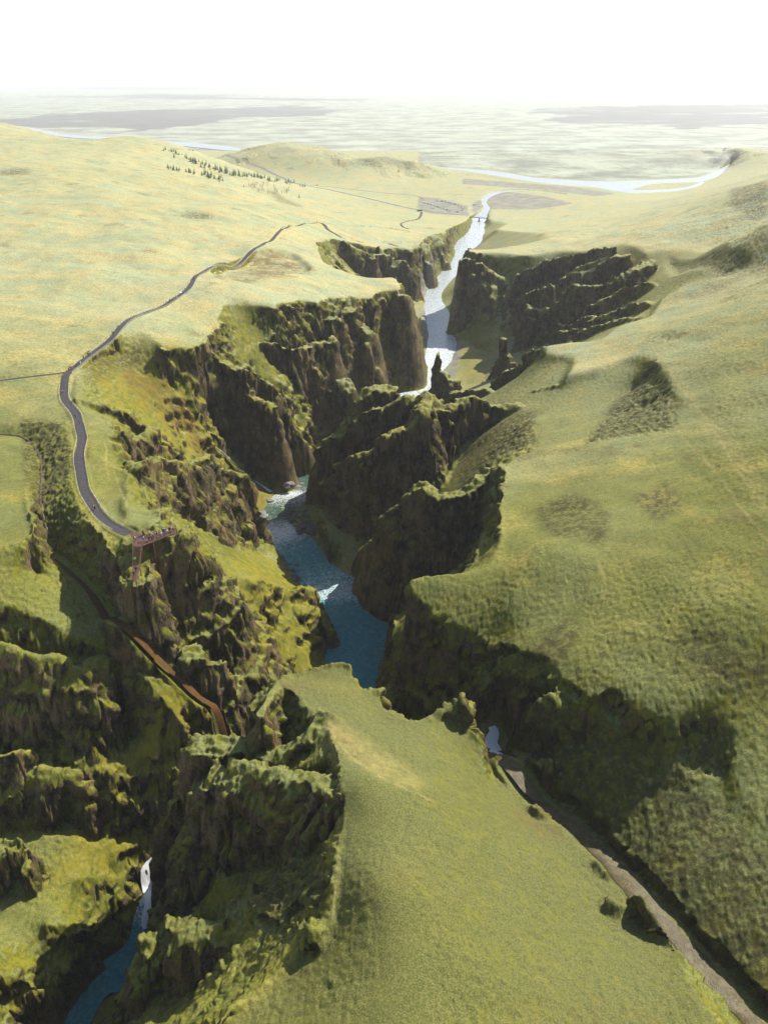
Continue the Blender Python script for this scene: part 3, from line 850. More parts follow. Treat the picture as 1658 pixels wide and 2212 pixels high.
# ------------------------------------------------------------------ terrain material
def ground_mat():
    t = NT("ground")
    geo = t.new("ShaderNodeNewGeometry")
    sep = t.new("ShaderNodeSeparateXYZ"); t.link(geo.outputs["Normal"], sep.inputs[0])
    nz = sep.outputs[2]
    big = t.noise(0.012, 4); mid = t.noise(0.06, 5, 0.6); fine = t.noise(0.9, 5, 0.7); fine2 = t.noise(3.1, 3, 0.7); patch = t.noise(0.22, 5, 0.65)
    # grass: straw, olive and grey-green
    straw, green, grey = (0.31, 0.255, 0.046), (0.135, 0.148, 0.022), (0.150, 0.175, 0.060)
    g = t.mix(t.ramp(t.math('ADD', mid, t.math('MULTIPLY', t.attr('dry_haze'), -0.12)), 0.26, 0.54), straw, green)
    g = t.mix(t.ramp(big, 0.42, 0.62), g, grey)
    g = t.mix(t.math('MULTIPLY', t.attr('dry_haze'), 0.75), g, t.mix(t.ramp(t.math('ADD', t.math('MULTIPLY', mid, 0.5), t.math('MULTIPLY', t.noise(0.018, 4, 0.6), 0.5)), 0.42, 0.58), (0.55, 0.48, 0.26), (0.41, 0.46, 0.30)))  # far fields: straw grass with distance haze painted into its colour
    g = t.mix(t.math('MULTIPLY', t.ramp(fine, 0.38, 0.68), 0.6), g, (0.065, 0.075, 0.014))
    g = t.mix(t.math('MULTIPLY', t.ramp(fine2, 0.45, 0.65), 0.6), g, (0.29, 0.24, 0.075))
    g = t.mix(t.attr('pen'), g, t.mix(0.74, g, t.mix(t.ramp(fine2, 0.4, 0.62), (0.054, 0.066, 0.020), (0.135, 0.126, 0.040))))
    cush = t.math('MULTIPLY', t.math('MULTIPLY', t.ramp(t.noise(0.55, 6, 0.75), 0.50, 0.60), 0.55), t.math('SUBTRACT', 1.0, t.math('MAXIMUM', t.attr('pen'), t.math('MULTIPLY', t.attr('dry_haze'), 0.7))))
    g = t.mix(cush, g, (0.095, 0.112, 0.030))
    g = t.mix(t.math('MULTIPLY', t.ramp(t.noise(0.035, 7, 0.72), 0.57, 0.67), 0.5), g, (0.12, 0.085, 0.030))
    # moss on slopes
    moss = t.mix(t.ramp(patch, 0.35, 0.65), (0.160, 0.150, 0.013), (0.070, 0.080, 0.012))
    moss = t.mix(t.math('MULTIPLY', t.ramp(fine, 0.45, 0.7), 0.6), moss, (0.028, 0.026, 0.010))
    s = t.math('ADD', nz, t.math('MULTIPLY', t.math('SUBTRACT', patch, 0.5), 0.35))
    c = t.mix(t.math('MULTIPLY', t.ramp(s, 0.90, 0.74), t.math('SUBTRACT', 1.0, t.math('MULTIPLY', t.attr('pen'), 0.55))), g, moss)
    # rock
    mp = t.new("ShaderNodeMapping"); mp.inputs["Scale"].default_value = (1, 1, 0.45); t.link(t.pos, mp.inputs[0])
    streak = t.noise(0.30, 6, 0.68, vec=mp.outputs[0]); mp2 = t.new("ShaderNodeMapping"); mp2.inputs["Scale"].default_value = (0.25, 0.25, 1.6); t.link(t.pos, mp2.inputs[0])
    strata = t.noise(0.35, 4, 0.6, vec=mp2.outputs[0])
    rock = t.mix(t.ramp(streak, 0.40, 0.62), (0.026, 0.019, 0.011), (0.150, 0.112, 0.065))
    rock = t.mix(t.math('MULTIPLY', t.ramp(strata, 0.5, 0.65), 0.6), rock, (0.012, 0.010, 0.008))
    rock = t.mix(t.math('MULTIPLY', t.ramp(t.noise(0.16, 6, 0.72), 0.46, 0.60), 0.9), rock, t.mix(t.ramp(fine, 0.35, 0.65), (0.095, 0.080, 0.010), (0.042, 0.042, 0.008)))
    rock = t.mix(t.math('MULTIPLY', t.ramp(t.noise(0.09, 5, 0.6), 0.47, 0.62), 0.7), rock, (0.19, 0.130, 0.055))
    rock = t.mix(t.math('MULTIPLY', t.ramp(t.noise(2.2, 5, 0.8, vec=mp.outputs[0]), 0.52, 0.62), 0.7), rock, (0.016, 0.013, 0.009))
    s2 = t.math('SUBTRACT', t.math('ADD', t.math('ADD', nz, 0.13), t.math('MULTIPLY', t.math('SUBTRACT', mid, 0.5), 0.3)), t.math('MULTIPLY', t.attr('fin'), 0.18))
    c = t.mix(t.ramp(s2, 0.55, 0.46), c, rock)
    # soils and gravels with a place of their own; bare also holds painted shade
    rust = t.attr("rust"); bare = t.attr("bare"); grav = t.attr("gravel"); lush = t.attr("lush"); pale = t.attr("pale")
    n = t.math('SUBTRACT', t.noise(0.35, 5, 0.65), 0.5)
    def zone(a, w=0.9): return t.ramp(t.math('ADD', a, t.math('MULTIPLY', n, w)), 0.38, 0.62)
    c = t.mix(t.math('MULTIPLY', t.math('MULTIPLY', t.math('MULTIPLY', lush, t.ramp(n, -0.25, 0.2)), 0.85), t.ramp(s2, 0.5, 0.66)), c, t.mix(t.ramp(patch, 0.4, 0.65), (0.21, 0.170, 0.013), (0.125, 0.125, 0.012)))
    c = t.mix(t.math('MULTIPLY', t.math('MULTIPLY', rust, t.ramp(t.math('ADD', n, t.math('MULTIPLY', t.math('SUBTRACT', mid, 0.5), 1.2)), -0.2, 0.25)), 0.8), c, t.mix(t.ramp(patch, 0.35, 0.65), (0.15, 0.070, 0.018), (0.105, 0.075, 0.018)))
    c = t.mix(t.math('MULTIPLY', t.math('MULTIPLY', bare, t.ramp(t.math('ADD', n, t.math('MULTIPLY', t.math('SUBTRACT', fine, 0.5), 0.7)), -0.22, 0.16)), 0.85), c, t.mix(t.ramp(fine, 0.35, 0.65), (0.055, 0.034, 0.017), (0.045, 0.048, 0.014)))  # bare ground, plus painted shade on the side-valley slope
    c = t.mix(t.math('MULTIPLY', zone(grav, 1.1), 0.8), c, t.mix(t.ramp(t.noise(0.05, 5, 0.7), 0.35, 0.65), (0.13, 0.125, 0.115), (0.24, 0.225, 0.195)))
    c = t.mix(t.math('MULTIPLY', t.math('MULTIPLY', pale, t.ramp(n, -0.3, 0.25)), 0.6), c, (0.30, 0.245, 0.085))
    c = t.mix(t.attr('lava'), c, lava_colour(t, None))
    c = t.mix(t.math('MULTIPLY', t.math('MULTIPLY', t.attr('worn'), t.ramp(n, -0.3, 0.2)), 0.55), c, (0.36, 0.29, 0.11))
    t.link(c, t.b.inputs["Base Color"])
    t.b.inputs["Roughness"].default_value = 0.85
    t.b.inputs["Specular IOR Level"].default_value = 0.10
    t.b.inputs["Sheen Weight"].default_value = SHEEN
    t.b.inputs["Sheen Roughness"].default_value = 0.5
    t.b.inputs["Sheen Tint"].default_value = (1.0, 0.95, 0.45, 1)
    hgt = t.math('ADD', t.math('MULTIPLY', t.noise(1.1, 4, 0.7), 0.16), t.math('MULTIPLY', t.noise(5.0, 4, 0.75), 0.13))
    rf = t.ramp(s2, 0.66, 0.45)
    hgt = t.math('ADD', hgt, t.math('MULTIPLY', rf, t.math('MULTIPLY', t.noise(0.55, 9, 0.72, vec=mp.outputs[0]), 1.5)))
    bm = t.new("ShaderNodeBump"); bm.inputs["Strength"].default_value = 0.8; bm.inputs["Distance"].default_value = 1.0
    t.link(hgt, bm.inputs["Height"]); t.link(bm.outputs[0], t.b.inputs["Normal"])
    return t.m


def lava_colour(t, dark):
    mp = t.new("ShaderNodeMapping"); mp.inputs["Scale"].default_value = (0.5, 1, 1); t.link(t.pos, mp.inputs[0])
    b = t.noise(0.006, 7, 0.66); d = t.noise(0.0022, 6, 0.68, vec=mp.outputs[0])
    c = t.mix(t.ramp(b, 0.36, 0.64), (0.36, 0.39, 0.29), (0.18, 0.19, 0.145))
    c = t.mix(t.math('MULTIPLY', t.ramp(t.noise(0.03, 5, 0.75), 0.48, 0.66), 0.35), c, (0.14, 0.145, 0.105))
    c = t.mix(t.math('MULTIPLY', t.ramp(d, 0.5, 0.7), 0.6), c, (0.42, 0.40, 0.27))
    if dark is not None:
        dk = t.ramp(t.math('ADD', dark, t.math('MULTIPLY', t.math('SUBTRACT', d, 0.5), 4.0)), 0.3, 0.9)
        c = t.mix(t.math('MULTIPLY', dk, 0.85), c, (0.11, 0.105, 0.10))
    return c


SHEEN = 0.04
def soft_zone(polys, soft=3):
    m = np.zeros((MY, MX), bool)
    for uv in polys:
        w = [hit(u, v)[:2] for u, v in uv]
        m |= in_poly(w, MX, MY)
    return bil(blur(m.astype(float), soft), fi, fj)


ZONES = dict(
    rust=[[(300,770),(330,790),(380,850),(440,930),(466,970),(430,985),(380,940),(310,870),(260,810)],
          [(540,1030),(575,1060),(565,1100),(545,1080),(520,1040)],
          [(460,600),(502,567),(594,545),(630,552),(672,590),(594,606),(502,610)]],
    bare=[[(1440,1380),(1520,1350),(1600,1420),(1658,1410),(1658,1480),(1540,1490),(1500,1450)],[(1360,1080),(1440,1040),(1480,1090),(1420,1130)],[(1150,1100),(1230,1060),(1320,1110),(1300,1180),(1200,1160)],[(985,960),(1100,880),(1160,880),(1150,960),(1060,1000),(1000,1050)],[(0,366),(62,364),(65,376),(0,380)],[(390,470),(420,456),(462,462),(455,476)],[(575,405),(610,425),(655,446),(600,436)],[(300,545),(330,535),(350,548)],[(20,788),(78,786),(80,794),(30,797)],[(1580,405),(1658,400),(1658,470),(1610,475),(1570,440)],[(1100,1620),(1290,1560),(1443,1620),(1520,1700),(1600,1790),(1658,1850),(1700,2200),(1560,2100),(1400,1930),(1280,1800),(1180,1720)],[(770,343),(832,338),(897,352),(893,362),(800,359),(755,352)],[(1532,325),(1560,319),(1610,330),(1600,352),(1555,352)],[(40,900),(140,910),(160,1010),(120,1060),(90,1180),(60,1060)],[(1260,960),(1330,860),(1400,800),(1455,860),(1460,920),(1390,935)],  # the side-valley polygon puts shade into the ground colour
          [(1440,545),(1540,542),(1620,575),(1540,600),(1440,570)],
          [(1450,1605),(1516,1555),(1572,1620),(1560,1680),(1480,1650)],
          [(1150,1380),(1239,1320),(1262,1360),(1210,1440),(1100,1500)],
          [(560,1780),(700,1740),(712,1960),(560,2000),(500,1900)],
          [(200,770),(300,735),(330,760),(250,800),(180,830)]],
    gravel=[[(1000,385),(1120,395),(1240,404),(1330,418),(1290,424),(1180,410),(1080,404),(1000,398)],[(905,425),(945,428),(1008,445),(1012,466),(930,462),(900,450)],[(1066,415),(1100,414),(1180,425),(1240,440),(1160,452),(1060,452),(1052,430)], [(1019,440),(1040,430),(1045,448),(1018,468)],
            [(905,590),(945,600),(925,640),(905,640)],[(935,690),(900,650),(915,720),(938,790),(945,740)],[(958,650),(985,710),(975,720),(950,670)],
            [(985,735),(1000,745),(985,800),(960,850),(950,800)],[(990,525),(1040,515),(1042,530),(1000,545)]],
    lush=[[(180,780),(300,740),(440,760),(500,850),(560,1000),(600,1060),(560,1100),(400,1000),(250,900)],[(560,1010),(680,960),(690,1020),(600,1050)],[(420,1180),(540,1160),(640,1230),(690,1300),(700,1430),(560,1470),(560,1260)],
          [(200,1640),(420,1500),(420,1640),(330,1850),(60,1900),(190,1720)],[(340,800),(420,900),(480,960),(380,900),(300,780)],
          [(750,910),(640,1000),(700,960)],[(830,840),(890,800),(850,870)],[(985,756),(1050,780),(1040,830),(1000,832)],[(905,690),(925,720),(915,760),(900,760)]],
    pale=[[(700,1560),(740,1560),(850,1640),(920,1690),(900,1710),(800,1670),(720,1620)],[(1440,800),(1470,800),(1560,930),(1658,1060),(1658,1110),(1540,950)],[(1380,680),(1400,700),(1440,800),(1420,800)]],
)
attrs = {'fin': fin_mask, 'worn': worn, 'lava': lava, 'pen': pen_m, 'dry_haze': sstep(200, 540, Y + 120 * fbm(X, Y, 140, 3, 121)) * (1 - 0.6 * ins)}  # grass grows paler with distance: straw colour plus painted-in haze
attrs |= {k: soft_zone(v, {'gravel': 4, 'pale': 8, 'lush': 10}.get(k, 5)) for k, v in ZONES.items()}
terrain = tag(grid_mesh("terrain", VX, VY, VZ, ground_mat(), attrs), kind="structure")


# ------------------------------------------------------------------ water
def water_mat(name, deep, shallow, foam_amt, rough=0.08, bump=0.25, scale=0.5, spec=0.5):
    t = NT(name)
    foam = t.attr("foam"); t.b.inputs["Specular IOR Level"].default_value = spec
    n1 = t.noise(scale * 0.6, 5, 0.65, dist=1.2); n2 = t.noise(scale * 2.2, 4, 0.7, dist=0.8)
    c = t.mix(t.ramp(n1, 0.35, 0.7), deep, shallow)
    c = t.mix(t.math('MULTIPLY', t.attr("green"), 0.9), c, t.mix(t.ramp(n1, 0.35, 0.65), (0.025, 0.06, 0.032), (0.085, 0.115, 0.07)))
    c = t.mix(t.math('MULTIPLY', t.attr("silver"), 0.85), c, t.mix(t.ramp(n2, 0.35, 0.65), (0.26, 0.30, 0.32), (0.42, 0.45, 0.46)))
    f = t.math('ADD', t.math('MULTIPLY', n2, 0.75), t.math('MULTIPLY', n1, 0.35))
    fm = t.ramp(t.math('ADD', f, t.math('MULTIPLY', foam, 0.36)), 0.80 - foam_amt, 0.95 - foam_amt)
    c = t.mix(t.math('MULTIPLY', fm, 0.85), c, (0.86, 0.88, 0.88))
    t.link(c, t.b.inputs["Base Color"])
    t.set(t.b.inputs["Roughness"], t.math('ADD', t.math('MULTIPLY', fm, 0.5), rough))
    bm = t.new("ShaderNodeBump"); t.set(bm.inputs["Strength"], t.math("MULTIPLY", bump, t.math("SUBTRACT", 1.0, t.math("MULTIPLY", t.attr("silver"), 0.8)))); bm.inputs["Distance"].default_value = 0.6
    t.link(t.math('ADD', n2, t.noise(scale * 6, 2)), bm.inputs["Height"]); t.link(bm.outputs[0], t.b.inputs["Normal"])
    return t.m


def strip(name, L, R, mat, across=7, over=1.3, dz=0.0, foam=None, drop_edge=0.0):
    L = np.array(L, float); R = np.array(R, float)
    k = np.linspace(-over / 2 + 0.5, over / 2 + 0.5, across)[None, :, None]
    G = L[:, None] * (1 - k) + R[:, None] * k
    a = {}
    f = np.zeros(G.shape[:2]) if foam is None else np.repeat(np.interp(np.arange(len(L)), *foam)[:, None], across, 1)
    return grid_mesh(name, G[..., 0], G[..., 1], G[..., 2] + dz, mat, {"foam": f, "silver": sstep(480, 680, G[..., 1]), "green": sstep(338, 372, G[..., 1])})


n = len(rivL)
m_river = water_mat("river_water", (0.030, 0.235, 0.275), (0.09, 0.36, 0.39), 0.09, 0.16, 0.9, 0.9, 0.3)
cy = (rivL[:, 1] + rivR[:, 1]) / 2
fo = np.interp(-cy, [-1400, -900, -760, -560, -430, -410, -398, -388, -372, -362, -350, -340, -325, -303, -292, -286, -275, -240, -160, -152, -140, -133, -126],
               [.45, .45, .55, .65, .3, .1, .75, .6, .15, .6, .9, .45, .25, .6, .7, .4, .1, 0, 0, .9, .95, .5, 0])
fx = np.arange(n)
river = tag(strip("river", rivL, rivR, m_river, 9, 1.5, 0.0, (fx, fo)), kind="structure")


# ------------------------------------------------------------------ plain to the horizon
def far_plain():
    s = np.linspace(-0.62, 0.62, 620); t = np.linspace(math.log(2850 + C0), math.log(60000 + C0), 420)
    S, T = np.meshgrid(s, t); Yp = np.exp(T) - C0; Xp = S * (Yp + C0)
    z = 3 * fbm(Xp, Yp, 1200, 3, 85)
    z = z * sstep(2850, 3600, Yp) * 0.9 - 0.6 - 2.5 * (1 - sstep(2850, 3300, Yp))
    return Xp, Yp, z


def plain_mat():
    t = NT("lava_plain")
    t.link(lava_colour(t, t.attr("dark")), t.b.inputs["Base Color"]); t.b.inputs["Roughness"].default_value = 0.9
    return t.m


Xp, Yp, Zp = far_plain()
FARLEFT = [((30,271),(28,275)),((60,274),(58,281)),((92,281),(90,285)),((120,288),(118,293)),((160,292),(158,298)),((240,296),(240,302)),((290,300),(290,304)),((320,302),(319,306)),((360,305),(358,311)),((420,308),(418,318)),((480,314),(478,324)),((500,317),(498,325)),((521,321),(519,326))]
fl = flat_strip(FARLEFT, 0.8, 0.8)


def poly_mask(poly, X, Y):
    m = np.zeros(X.shape, bool); n = len(poly)
    for a in range(n):
        (x0, y0), (x1, y1) = poly[a][:2], poly[(a + 1) % n][:2]
        c = (Y < y0) != (Y < y1)
        if abs(y1 - y0) < 1e-9: continue
        m ^= c & (X < x0 + (Y - y0) / (y1 - y0) * (x1 - x0))
    return m


fm = blur(poly_mask(list(fl[0]) + list(fl[1][::-1]), Xp, Yp).astype(float), 2)
Zp = np.where(fm > 0.02, -0.6, Zp)
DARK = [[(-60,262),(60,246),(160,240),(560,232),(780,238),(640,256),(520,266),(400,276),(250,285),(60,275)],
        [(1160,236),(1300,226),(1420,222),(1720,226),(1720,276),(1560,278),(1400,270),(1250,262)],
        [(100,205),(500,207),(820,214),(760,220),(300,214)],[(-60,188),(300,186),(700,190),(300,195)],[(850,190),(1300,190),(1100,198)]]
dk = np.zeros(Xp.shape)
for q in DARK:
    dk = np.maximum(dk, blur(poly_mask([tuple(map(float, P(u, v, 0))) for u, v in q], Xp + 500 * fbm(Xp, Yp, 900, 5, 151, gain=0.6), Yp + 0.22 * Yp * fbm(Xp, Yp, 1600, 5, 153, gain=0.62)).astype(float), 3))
tag(grid_mesh("lava_field", Xp, Yp, Zp, plain_mat(), {"dark": dk}), kind="structure")

# water of the valley, streams and cascades
m_braid = water_mat("braided_water", (0.12, 0.14, 0.15), (0.24, 0.26, 0.27), -0.15, 0.3, 0.3, 0.12)
for nm, (L, R) in valley.items():
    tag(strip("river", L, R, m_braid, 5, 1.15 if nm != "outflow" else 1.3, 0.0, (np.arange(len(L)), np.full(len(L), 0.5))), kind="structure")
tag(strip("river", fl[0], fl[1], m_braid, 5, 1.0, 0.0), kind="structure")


def stream_strip(name, pts, width, mat, foam=None, lift=0.25):
    w = chaikin(np.array([(*map(float, P(u, v, z)), z) for u, v, z in pts]), 3)
    wd = np.interp(np.linspace(0, 1, len(w)), np.linspace(0, 1, len(width)), width)
    tx = np.gradient(w[:, 0]); ty = np.gradient(w[:, 1]); l = np.hypot(tx, ty) + 1e-9
    nx_, ny_ = -ty / l, tx / l
    k = np.linspace(-0.5, 0.5, 7)
    Xw = w[:, :1] + nx_[:, None] * wd[:, None] * k; Yw = w[:, 1:2] + ny_[:, None] * wd[:, None] * k
    hz = h_at(Xw, Yw)
    zc = np.minimum(hz.min(1), w[:, 2] + 1.0)
    zc = np.convolve(np.pad(hz[:, 2:5].mean(1), 3, mode='edge'), np.ones(7) / 7, 'valid')
    Z = zc[:, None] + lift - 0.5 * np.abs(k)[None] ** 2
    Z = np.maximum(Z, hz + 0.05) if lift > 0.5 else Z
    f = np.interp(np.linspace(0, 1, len(w)), np.linspace(0, 1, len(foam)), foam) if foam else np.zeros(len(w))
    return tag(grid_mesh(name, Xw, Yw, Z, mat, {"foam": np.repeat(f[:, None], 7, 1)}), kind="structure")


m_iron = water_mat("iron_stream_water", (0.072, 0.036, 0.011), (0.105, 0.052, 0.016), -0.3, 0.8, 0.1, 1.2, 0.08)
m_brown = water_mat("brown_stream_water", (0.070, 0.054, 0.020), (0.135, 0.108, 0.048), -0.04, 0.35, 0.3, 0.9, 0.2)
gravel_dark = simple_mat("wet_gully_bed", (0.06, 0.035, 0.018), 0.5, 0.4, 1.0)
m_white = water_mat("white_water", (0.6, 0.66, 0.68), (0.75, 0.78, 0.8), 0.12, 0.3, 0.6, 1.6)
def bed_strip(bed, mat, widths, foam=None, lift=0.12):
    w, _ = bed
    wd = np.interp(np.linspace(0, 1, len(w)), np.linspace(0, 1, len(widths)), widths) * (1 + 0.12 * np.sin(np.arange(len(w)) * 0.31) + 0.10 * np.sin(np.arange(len(w)) * 0.83 + 2))
    tx = np.gradient(w[:, 0]); ty = np.gradient(w[:, 1]); l = np.hypot(tx, ty) + 1e-9
    k = np.linspace(-0.5, 0.5, 7)
    Xw = w[:, :1] - (ty / l * wd)[:, None] * k; Yw = w[:, 1:2] + (tx / l * wd)[:, None] * k
    f = np.interp(np.linspace(0, 1, len(w)), np.linspace(0, 1, len(foam)), foam) if foam else np.zeros(len(w))
    Z = np.maximum(np.repeat(w[:, 2:3], 7, 1), h_at(Xw, Yw)) + lift - 0.1 * (2 * np.abs(k)[None]) ** 4
    return tag(grid_mesh("stream", Xw, Yw, Z, mat, {"foam": np.repeat(f[:, None], 7, 1)}), kind="structure")


bed_strip(beds["iron"], m_iron, [0.6, 1.3, 1.9, 2.2, 2.3, 2.1, 1.9, 1.6, 1.4])
stream_strip("stream", [q for q in LINES if q[0][0] == -80 and q[0][1] == 940][0][:9], [0.8], gravel_dark)
bed_strip(beds["side"], m_brown, [2.6, 3.2, 3.4, 3.4, 3.6, 4, 4, 3.8, 3.6], [.5, .4, .3, .3, .3, .15, .4, .2, .35, .1, .2, .3, .1, .1, .3, .1, .2, .1], 0.2)
w_ = beds["side"][0]; n_w = max(6, int(len(w_) * 0.17))
wob = np.sin(np.arange(n_w) * 0.9) * 0.5
fall = w_[:n_w].copy(); fall[:, 0] += wob; fall[:, 2] += 0.2
bed_strip((fall, 0), m_white, [2.0, 3.4, 3.0, 3.2, 2.2, 1.6], [1, 1, .9, 1, .7], 0.25).name = "waterfall"
c_ = (rivL + rivR) / 2; sel = (c_[:, 1] < 152) & (c_[:, 1] > 131); c_ = c_[sel]
q_ = np.linspace(0, len(c_) - 1, 40); fall = np.stack([np.interp(q_, np.arange(len(c_)), c_[:, k]) for k in range(3)], 1)
fall[:, 0] += 0.5 * np.sin(np.arange(40) * 0.5); fall[:, 2] += 0.15
bed_strip((fall, 0), m_white, [2.4, 3.4, 4.2, 3.8, 4.4, 3.0, 2.0], [1, 1, .9, 1, 1, .8, .5], 0.3).name = "waterfall"
bed_strip(beds["cascade"], m_white, [0.5, 1.0, 1.4, 1.7], [.3, 1, 1], 0.25)

# ------------------------------------------------------------------ light, sky, haze
SKY, VEIL = 0.07, 0.72      # thin white cloud lies over the blue near the horizon
SUN_AZ, SUN_EL = math.radians(47), math.radians(41)     # azimuth from +Y towards +X
sun_d = bpy.data.lights.new("sun", 'SUN'); sun_d.energy = 4.0; sun_d.angle = math.radians(0.5); sun_d.color = (1, 0.95, 0.86)
sun = bpy.data.objects.new("sun", sun_d); COL.objects.link(sun)
to_sun = Vector((math.sin(SUN_AZ) * math.cos(SUN_EL), math.cos(SUN_AZ) * math.cos(SUN_EL), math.sin(SUN_EL)))
sun.rotation_euler = to_sun.to_track_quat('Z', 'Y').to_euler()
sun.location = (200, 100, 600)
w = bpy.data.worlds.new("World"); scene.world = w; w.use_nodes = True
sky = w.node_tree.nodes.new("ShaderNodeTexSky"); sky.sky_type = 'NISHITA'; sky.sun_disc = False
sky.sun_elevation = SUN_EL; sky.sun_rotation = SUN_AZ; sky.dust_density = 1.0
wn, wl = w.node_tree.nodes, w.node_tree.links
bg = wn["Background"]; bg.inputs[1].default_value = SKY
tc = wn.new("ShaderNodeTexCoord"); sx = wn.new("ShaderNodeSeparateXYZ"); wl.new(tc.outputs["Generated"], sx.inputs[0])
mr = wn.new("ShaderNodeMapRange"); mr.interpolation_type = 'SMOOTHSTEP'; wl.new(sx.outputs[2], mr.inputs[0]); mr.inputs[1].default_value = 0.26; mr.inputs[2].default_value = 0.04
mx = wn.new("ShaderNodeMix"); mx.data_type = 'RGBA'; wl.new(mr.outputs[0], mx.inputs[0]); wl.new(sky.outputs[0], mx.inputs[6]); mx.inputs[7].default_value = (VEIL / SKY, VEIL / SKY, VEIL / SKY, 1)
wl.new(mx.outputs[2], bg.inputs[0])
scene.view_settings.view_transform = 'Standard'; scene.view_settings.look = 'None'
scene.view_settings.exposure = 1.12; scene.view_settings.gamma = 1.0


def haze():
    x, y0, y1, z0, z1 = 62000, -3000, 61000, -8.0, 235.0
    v = [(sx * x, yy, zz) for zz in (z0, z1) for yy in (y0, y1) for sx in (-1, 1)]
    f = [(0, 2, 3, 1), (4, 5, 7, 6), (0, 1, 5, 4), (2, 6, 7, 3), (0, 4, 6, 2), (1, 3, 7, 5)]
    m = bpy.data.materials.new("haze"); m.use_nodes = True; nt = m.node_tree
    nt.nodes.remove(nt.nodes["Principled BSDF"])
    pv = nt.nodes.new("ShaderNodeVolumePrincipled"); pv.inputs["Density"].default_value = HAZE; pv.inputs["Color"].default_value = (0.88, 0.90, 0.95, 1); pv.inputs["Anisotropy"].default_value = 0.28
    nt.links.new(pv.outputs[0], nt.nodes["Material Output"].inputs["Volume"])
    o = mesh_obj("haze", v, f, m); tag(o, kind="stuff")
    return o


HAZE = 5.5e-5
haze()
DENOISE = True
scene.cycles.volume_bounces = 1
scene.cycles.max_bounces = 5
scene.cycles.use_denoising = DENOISE
scene.cycles.denoiser = 'OPENIMAGEDENOISE'
scene.cycles.denoising_input_passes = 'RGB_ALBEDO_NORMAL'
scene.cycles.denoising_prefilter = 'NONE'
# ------------------------------------------------------------------ paths and roads
def ribbon(name, w, width, mat, lift=0.1, tag_kind="structure"):
    tx = np.gradient(w[:, 0]); ty = np.gradient(w[:, 1]); l = np.hypot(tx, ty) + 1e-9
    nx_, ny_ = -ty / l, tx / l
    rr_ = 1 + 0.12 * np.sin(np.arange(len(w)) * 0.37) * np.sin(np.arange(len(w)) * 0.113 + 1)
    k = np.linspace(-0.5, 0.5, 6)
    Xw = w[:, :1] + (nx_ * rr_)[:, None] * width * k; Yw = w[:, 1:2] + (ny_ * rr_)[:, None] * width * k
    Z = np.maximum(h_at(Xw, Yw), w[:, 2:3] - 0.3) + lift - 0.25 * np.abs(2 * k)[None] ** 6 * lift
    o = grid_mesh(name, Xw, Yw, Z, mat)
    return tag(o, kind=tag_kind)


def gravel_mat(name, a, b):
    t = NT(name)
    c = t.mix(t.ramp(t.noise(0.9, 5, 0.7), 0.35, 0.65), a, b)
    c = t.mix(t.math('MULTIPLY', t.ramp(t.noise(6, 2), 0.5, 0.7), 0.4), c, tuple(x * 1.7 for x in b))
    t.link(c, t.b.inputs["Base Color"]); t.b.inputs["Roughness"].default_value = 0.85; t.b.inputs["Specular IOR Level"].default_value = 0.2
    bm = t.new("ShaderNodeBump"); bm.inputs["Strength"].default_value = 0.4; t.link(t.noise(5, 3), bm.inputs["Height"]); t.link(bm.outputs[0], t.b.inputs["Normal"])
    return t.m


m_path = gravel_mat("path_gravel", (0.040, 0.035, 0.037), (0.062, 0.055, 0.057))
m_trail = gravel_mat("trail_earth", (0.07, 0.055, 0.035), (0.10, 0.08, 0.055))
m_road = gravel_mat("road_gravel", (0.10, 0.10, 0.10), (0.15, 0.15, 0.15))
for k, (w_, wd_) in tracks.items():
    if k in ROADS: ribbon("road", w_, wd_, m_road, 0.15)
    else: ribbon("path", w_, wd_, m_trail if k == "trail" else m_path, 0.10)

